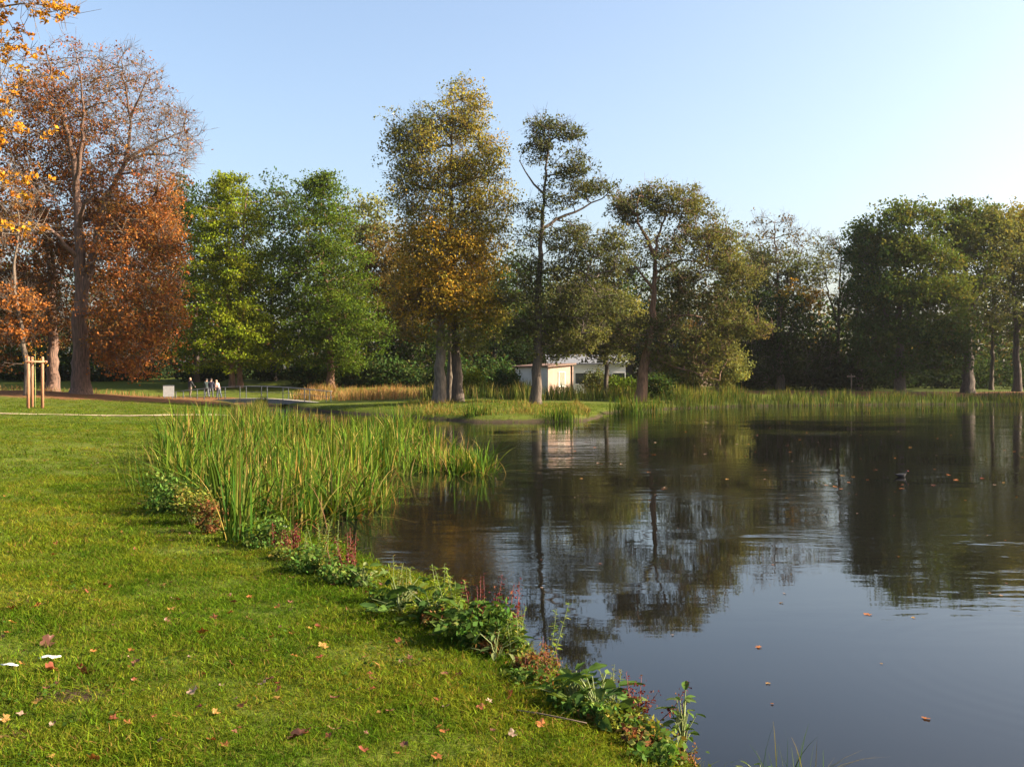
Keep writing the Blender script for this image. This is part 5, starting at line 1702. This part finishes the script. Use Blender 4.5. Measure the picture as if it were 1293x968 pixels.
# ------------------------------------------------------------------ fallen leaves and scraps
def fallen_mesh(seed, col, lobes=5, curl=.5):
    r = np.random.default_rng(seed)
    V = [(0, 0, 0)]; Cc = [np.array(col) * .8]
    n = lobes * 4
    for i in range(n):
        a = -2.5 + 5.0 * i / (n - 1)
        rr = .5 * (0.62 + .38 * abs(math.cos(a * lobes / 2.0))) * r.uniform(.85, 1.1) * (1 - .12 * abs(a) / 2.5)
        x, y = rr * math.sin(a), rr * math.cos(a)
        V.append((x, y, curl * (x * x * 1.3 + .5 * y * y) + r.normal() * .03 + .04 * math.sin(a * 5)))
        Cc.append(np.array(col) * r.uniform(.75, 1.3))
    T = [(0, i + 2, i + 1) for i in range(n - 1)]
    b = len(V)
    V += [(-.012, 0, 0), (.012, 0, 0), (.02, -.42, .06), (0, -.42, .06)]
    Cc += [np.array(col) * .7] * 4
    me = np_mesh('fallen_leaf', V, [(b, b + 1, b + 2, b + 3)], T, np.clip(np.array(Cc), .003, .9))
    me.materials.append(M_DRY)
    return me


LV = {'orange': [fallen_mesh(900 + i, (.26, .095, .028)) for i in range(3)], 'red': [fallen_mesh(910 + i, (.18, .05, .025), curl=.8) for i in range(2)],
      'dark': [fallen_mesh(920 + i, (.12, .05, .03), curl=.7) for i in range(2)], 'yellow': [fallen_mesh(930 + i, (.27, .15, .04)) for i in range(2)],
      'pale': [fallen_mesh(940 + i, (.27, .18, .13), curl=.7) for i in range(2)]}
lr = np.random.default_rng(55)


def drop_leaf(kind, px, py, size, label, group=None, lift=.03):
    x, d, z = on_ground(px, py)
    o = put('fallen_leaf', LV[kind][int(lr.integers(len(LV[kind])))], None, None, (x, d, z + lift), (lr.normal() * .35, lr.normal() * .35, lr.uniform(0, 6.28)), size)
    return tag(o, label, 'leaf', group)


for kind, px, py, s, lab in (
    ('red', 646, 882, .14, 'large curled red-brown leaf on the grass close to the bank docks'),
    ('pale', 617, 890, .06, 'small pinkish leaf left of the large curled leaf by the docks'),
    ('orange', 257, 803, .13, 'orange-brown leaf lying alone in the middle of the near lawn'),
    ('red', 66, 850, .14, 'brick-red leaf directly below the white scrap on the lawn'),
    ('pale', 244, 877, .09, 'pale pinkish curled leaf on the lower left lawn'),
    ('orange', 308, 894, .09, 'bright orange leaf right of the pale curled leaf'),
    ('dark', 378, 934, .16, 'dark maroon leaf low on the lawn near the bottom edge'),
    ('orange', 17, 772, .10, 'orange leaf at the left edge, upper of a loose pair'),
    ('orange', 46, 769, .10, 'narrow orange leaf upright in the grass near the left edge'),
    ('yellow', 17, 790, .09, 'yellow-orange leaf at the left edge, lower of a loose pair'),
    ('yellow', 216, 772, .09, 'yellow-orange leaf up the lawn from the lone orange-brown one'),
    ('orange', 270, 784, .09, 'thin red-orange leaf beside the lone orange-brown one'),
    ('yellow', 408, 820, .10, 'yellowish leaf in the middle of the lawn towards the bank'),
    ('orange', 352, 875, .07, 'small orange leaf right of the bright orange leaf'),
    ('orange', 684, 920, .09, 'thin orange leaf lying under the fallen twig'),
    ('pale', 648, 932, .07, 'pale shrivelled leaf below the large curled leaf'),
    ('dark', 110, 853, .16, 'blackish rotten leaf patch right of the brick-red leaf'),
    ('dark', 62, 815, .15, 'dark brown leaf in the bare spot above the white scrap'),
    ('orange', 118, 964, .09, 'orange-brown leaf at the very bottom edge on the left')):
    drop_leaf(kind, px, py, s, lab)
GRP = 'small fallen leaves scattered over the lawn'
n_l = 0
while n_l < 200:
    px, py = lr.uniform(0, 640), 560 + 408 * lr.random() ** 1.3
    x, d, z = on_ground(px, py)
    if lake_sd(np.array([x]), np.array([d]))[0] < .35: continue
    kk = ['orange', 'dark', 'red', 'yellow', 'dark', 'orange', 'dark', 'pale', 'red'][int(lr.integers(9))]
    drop_leaf(kk, px, py, lr.uniform(.035, .085), 'small brown or orange fallen leaf among many scattered on the lawn', GRP, .025)
    n_l += 1


def scrap(name, label, px, py, L_, w, rz, mat=None, z_up=.03, cat='litter'):
    x, d, z = on_ground(px, py)
    r = np.random.default_rng(int(px))
    V, Q = [], []
    for i in range(6):
        t = i / 5
        ww = w * (.5 + .5 * math.sin(math.pi * t)) * r.uniform(.8, 1.1)
        for s in (-1, 0, 1): V.append(((t - .5) * L_, s * ww * .5, .12 * w * (1 - abs(s)) + r.normal() * .004 + .006 * math.sin(5 * t)))
    for i in range(5):
        for j in range(2): Q.append((i * 3 + j, i * 3 + j + 1, (i + 1) * 3 + j + 1, (i + 1) * 3 + j)[::-1])
    o = put(name, np_mesh(name, V, Q), mat or M_WHITE, None, (x, d, z + z_up), (0.12, 0, rz))
    so = o.modifiers.new('thick', 'SOLIDIFY'); so.thickness = .003
    return tag(o, label, cat)


scrap('feather', 'white feather-like scrap slanting on the lawn above a brick-red leaf', 63, 834, .15, .05, .6, cat='feather')
scrap('feather', 'white scrap lying flat at the left edge of the lawn', 12, 844, .12, .035, .05, cat='feather')
scrap('paper_scrap', 'tiny white scrap standing among the bulrush stems by the water', 358, 672, .09, .12, 1.4, z_up=.1)

# floating leaves on the lake
FG = 'leaves and specks floating on the lake'
for kind, px, py, s, lab in (('orange', 1207, 606, .17, 'longest thin orange leaf floating right of the black bird'), ('red', 1240, 604, .13, 'red floating leaf furthest right of the black bird'),
                             ('orange', 1170, 907, .075, 'curled orange leaf floating alone at the lower right'), ('orange', 1095, 776, .10, 'orange floating leaf at the edge of the reflected trees'),
                             ('orange', 957, 817, .08, 'small orange floating leaf in the open sky reflection')):
    x, d = W(px, py)
    tag(put('floating_leaf', LV[kind][0], None, None, (x, d, .006), (.06, .04, lr.uniform(0, 6.28)), (s, s, s * .35)), lab, 'leaf')
for i in range(125):
    if i < 100: px, py = lr.uniform(700, 1293), 522 + 110 * lr.random() ** 1.1
    else: px, py = lr.uniform(640, 1293), lr.uniform(600, 900)
    x, d = W(px, py)
    if lake_sd(np.array([x]), np.array([d]))[0] > -.6: continue
    s = lr.uniform(.05, .11) * (1.25 if py < 620 else .55)
    kk = ['orange', 'yellow', 'pale', 'pale', 'dark', 'orange'][int(lr.integers(6))]
    tag(put('floating_leaf', LV[kk][0], None, None, (x, d, .006), (lr.normal() * .08, lr.normal() * .08, lr.uniform(0, 6.28)), (s, s, s * .4)),
        'tiny pale or orange leaf among many floating on the lake', 'leaf', FG)

# ------------------------------------------------------------------ haze: thin, even autumn air round the whole park
def haze():
    m, N, L = new_mat('haze_air')
    v = node(N, 'ShaderNodeVolumePrincipled')
    v.inputs['Color'].default_value = (0.95, 0.96, 1.0, 1)
    v.inputs['Density'].default_value = HAZE
    v.inputs['Anisotropy'].default_value = 0.55
    out = node(N, 'ShaderNodeOutputMaterial')
    L.new(v.outputs[0], out.inputs['Volume'])
    o = MB().box((-430, -430, -2.4), (430, 430, 36)).build('haze', m)
    tag(o, 'thin pale autumn haze filling the air over the park', 'haze', kind='stuff')


HAZE = 0.00010
haze()
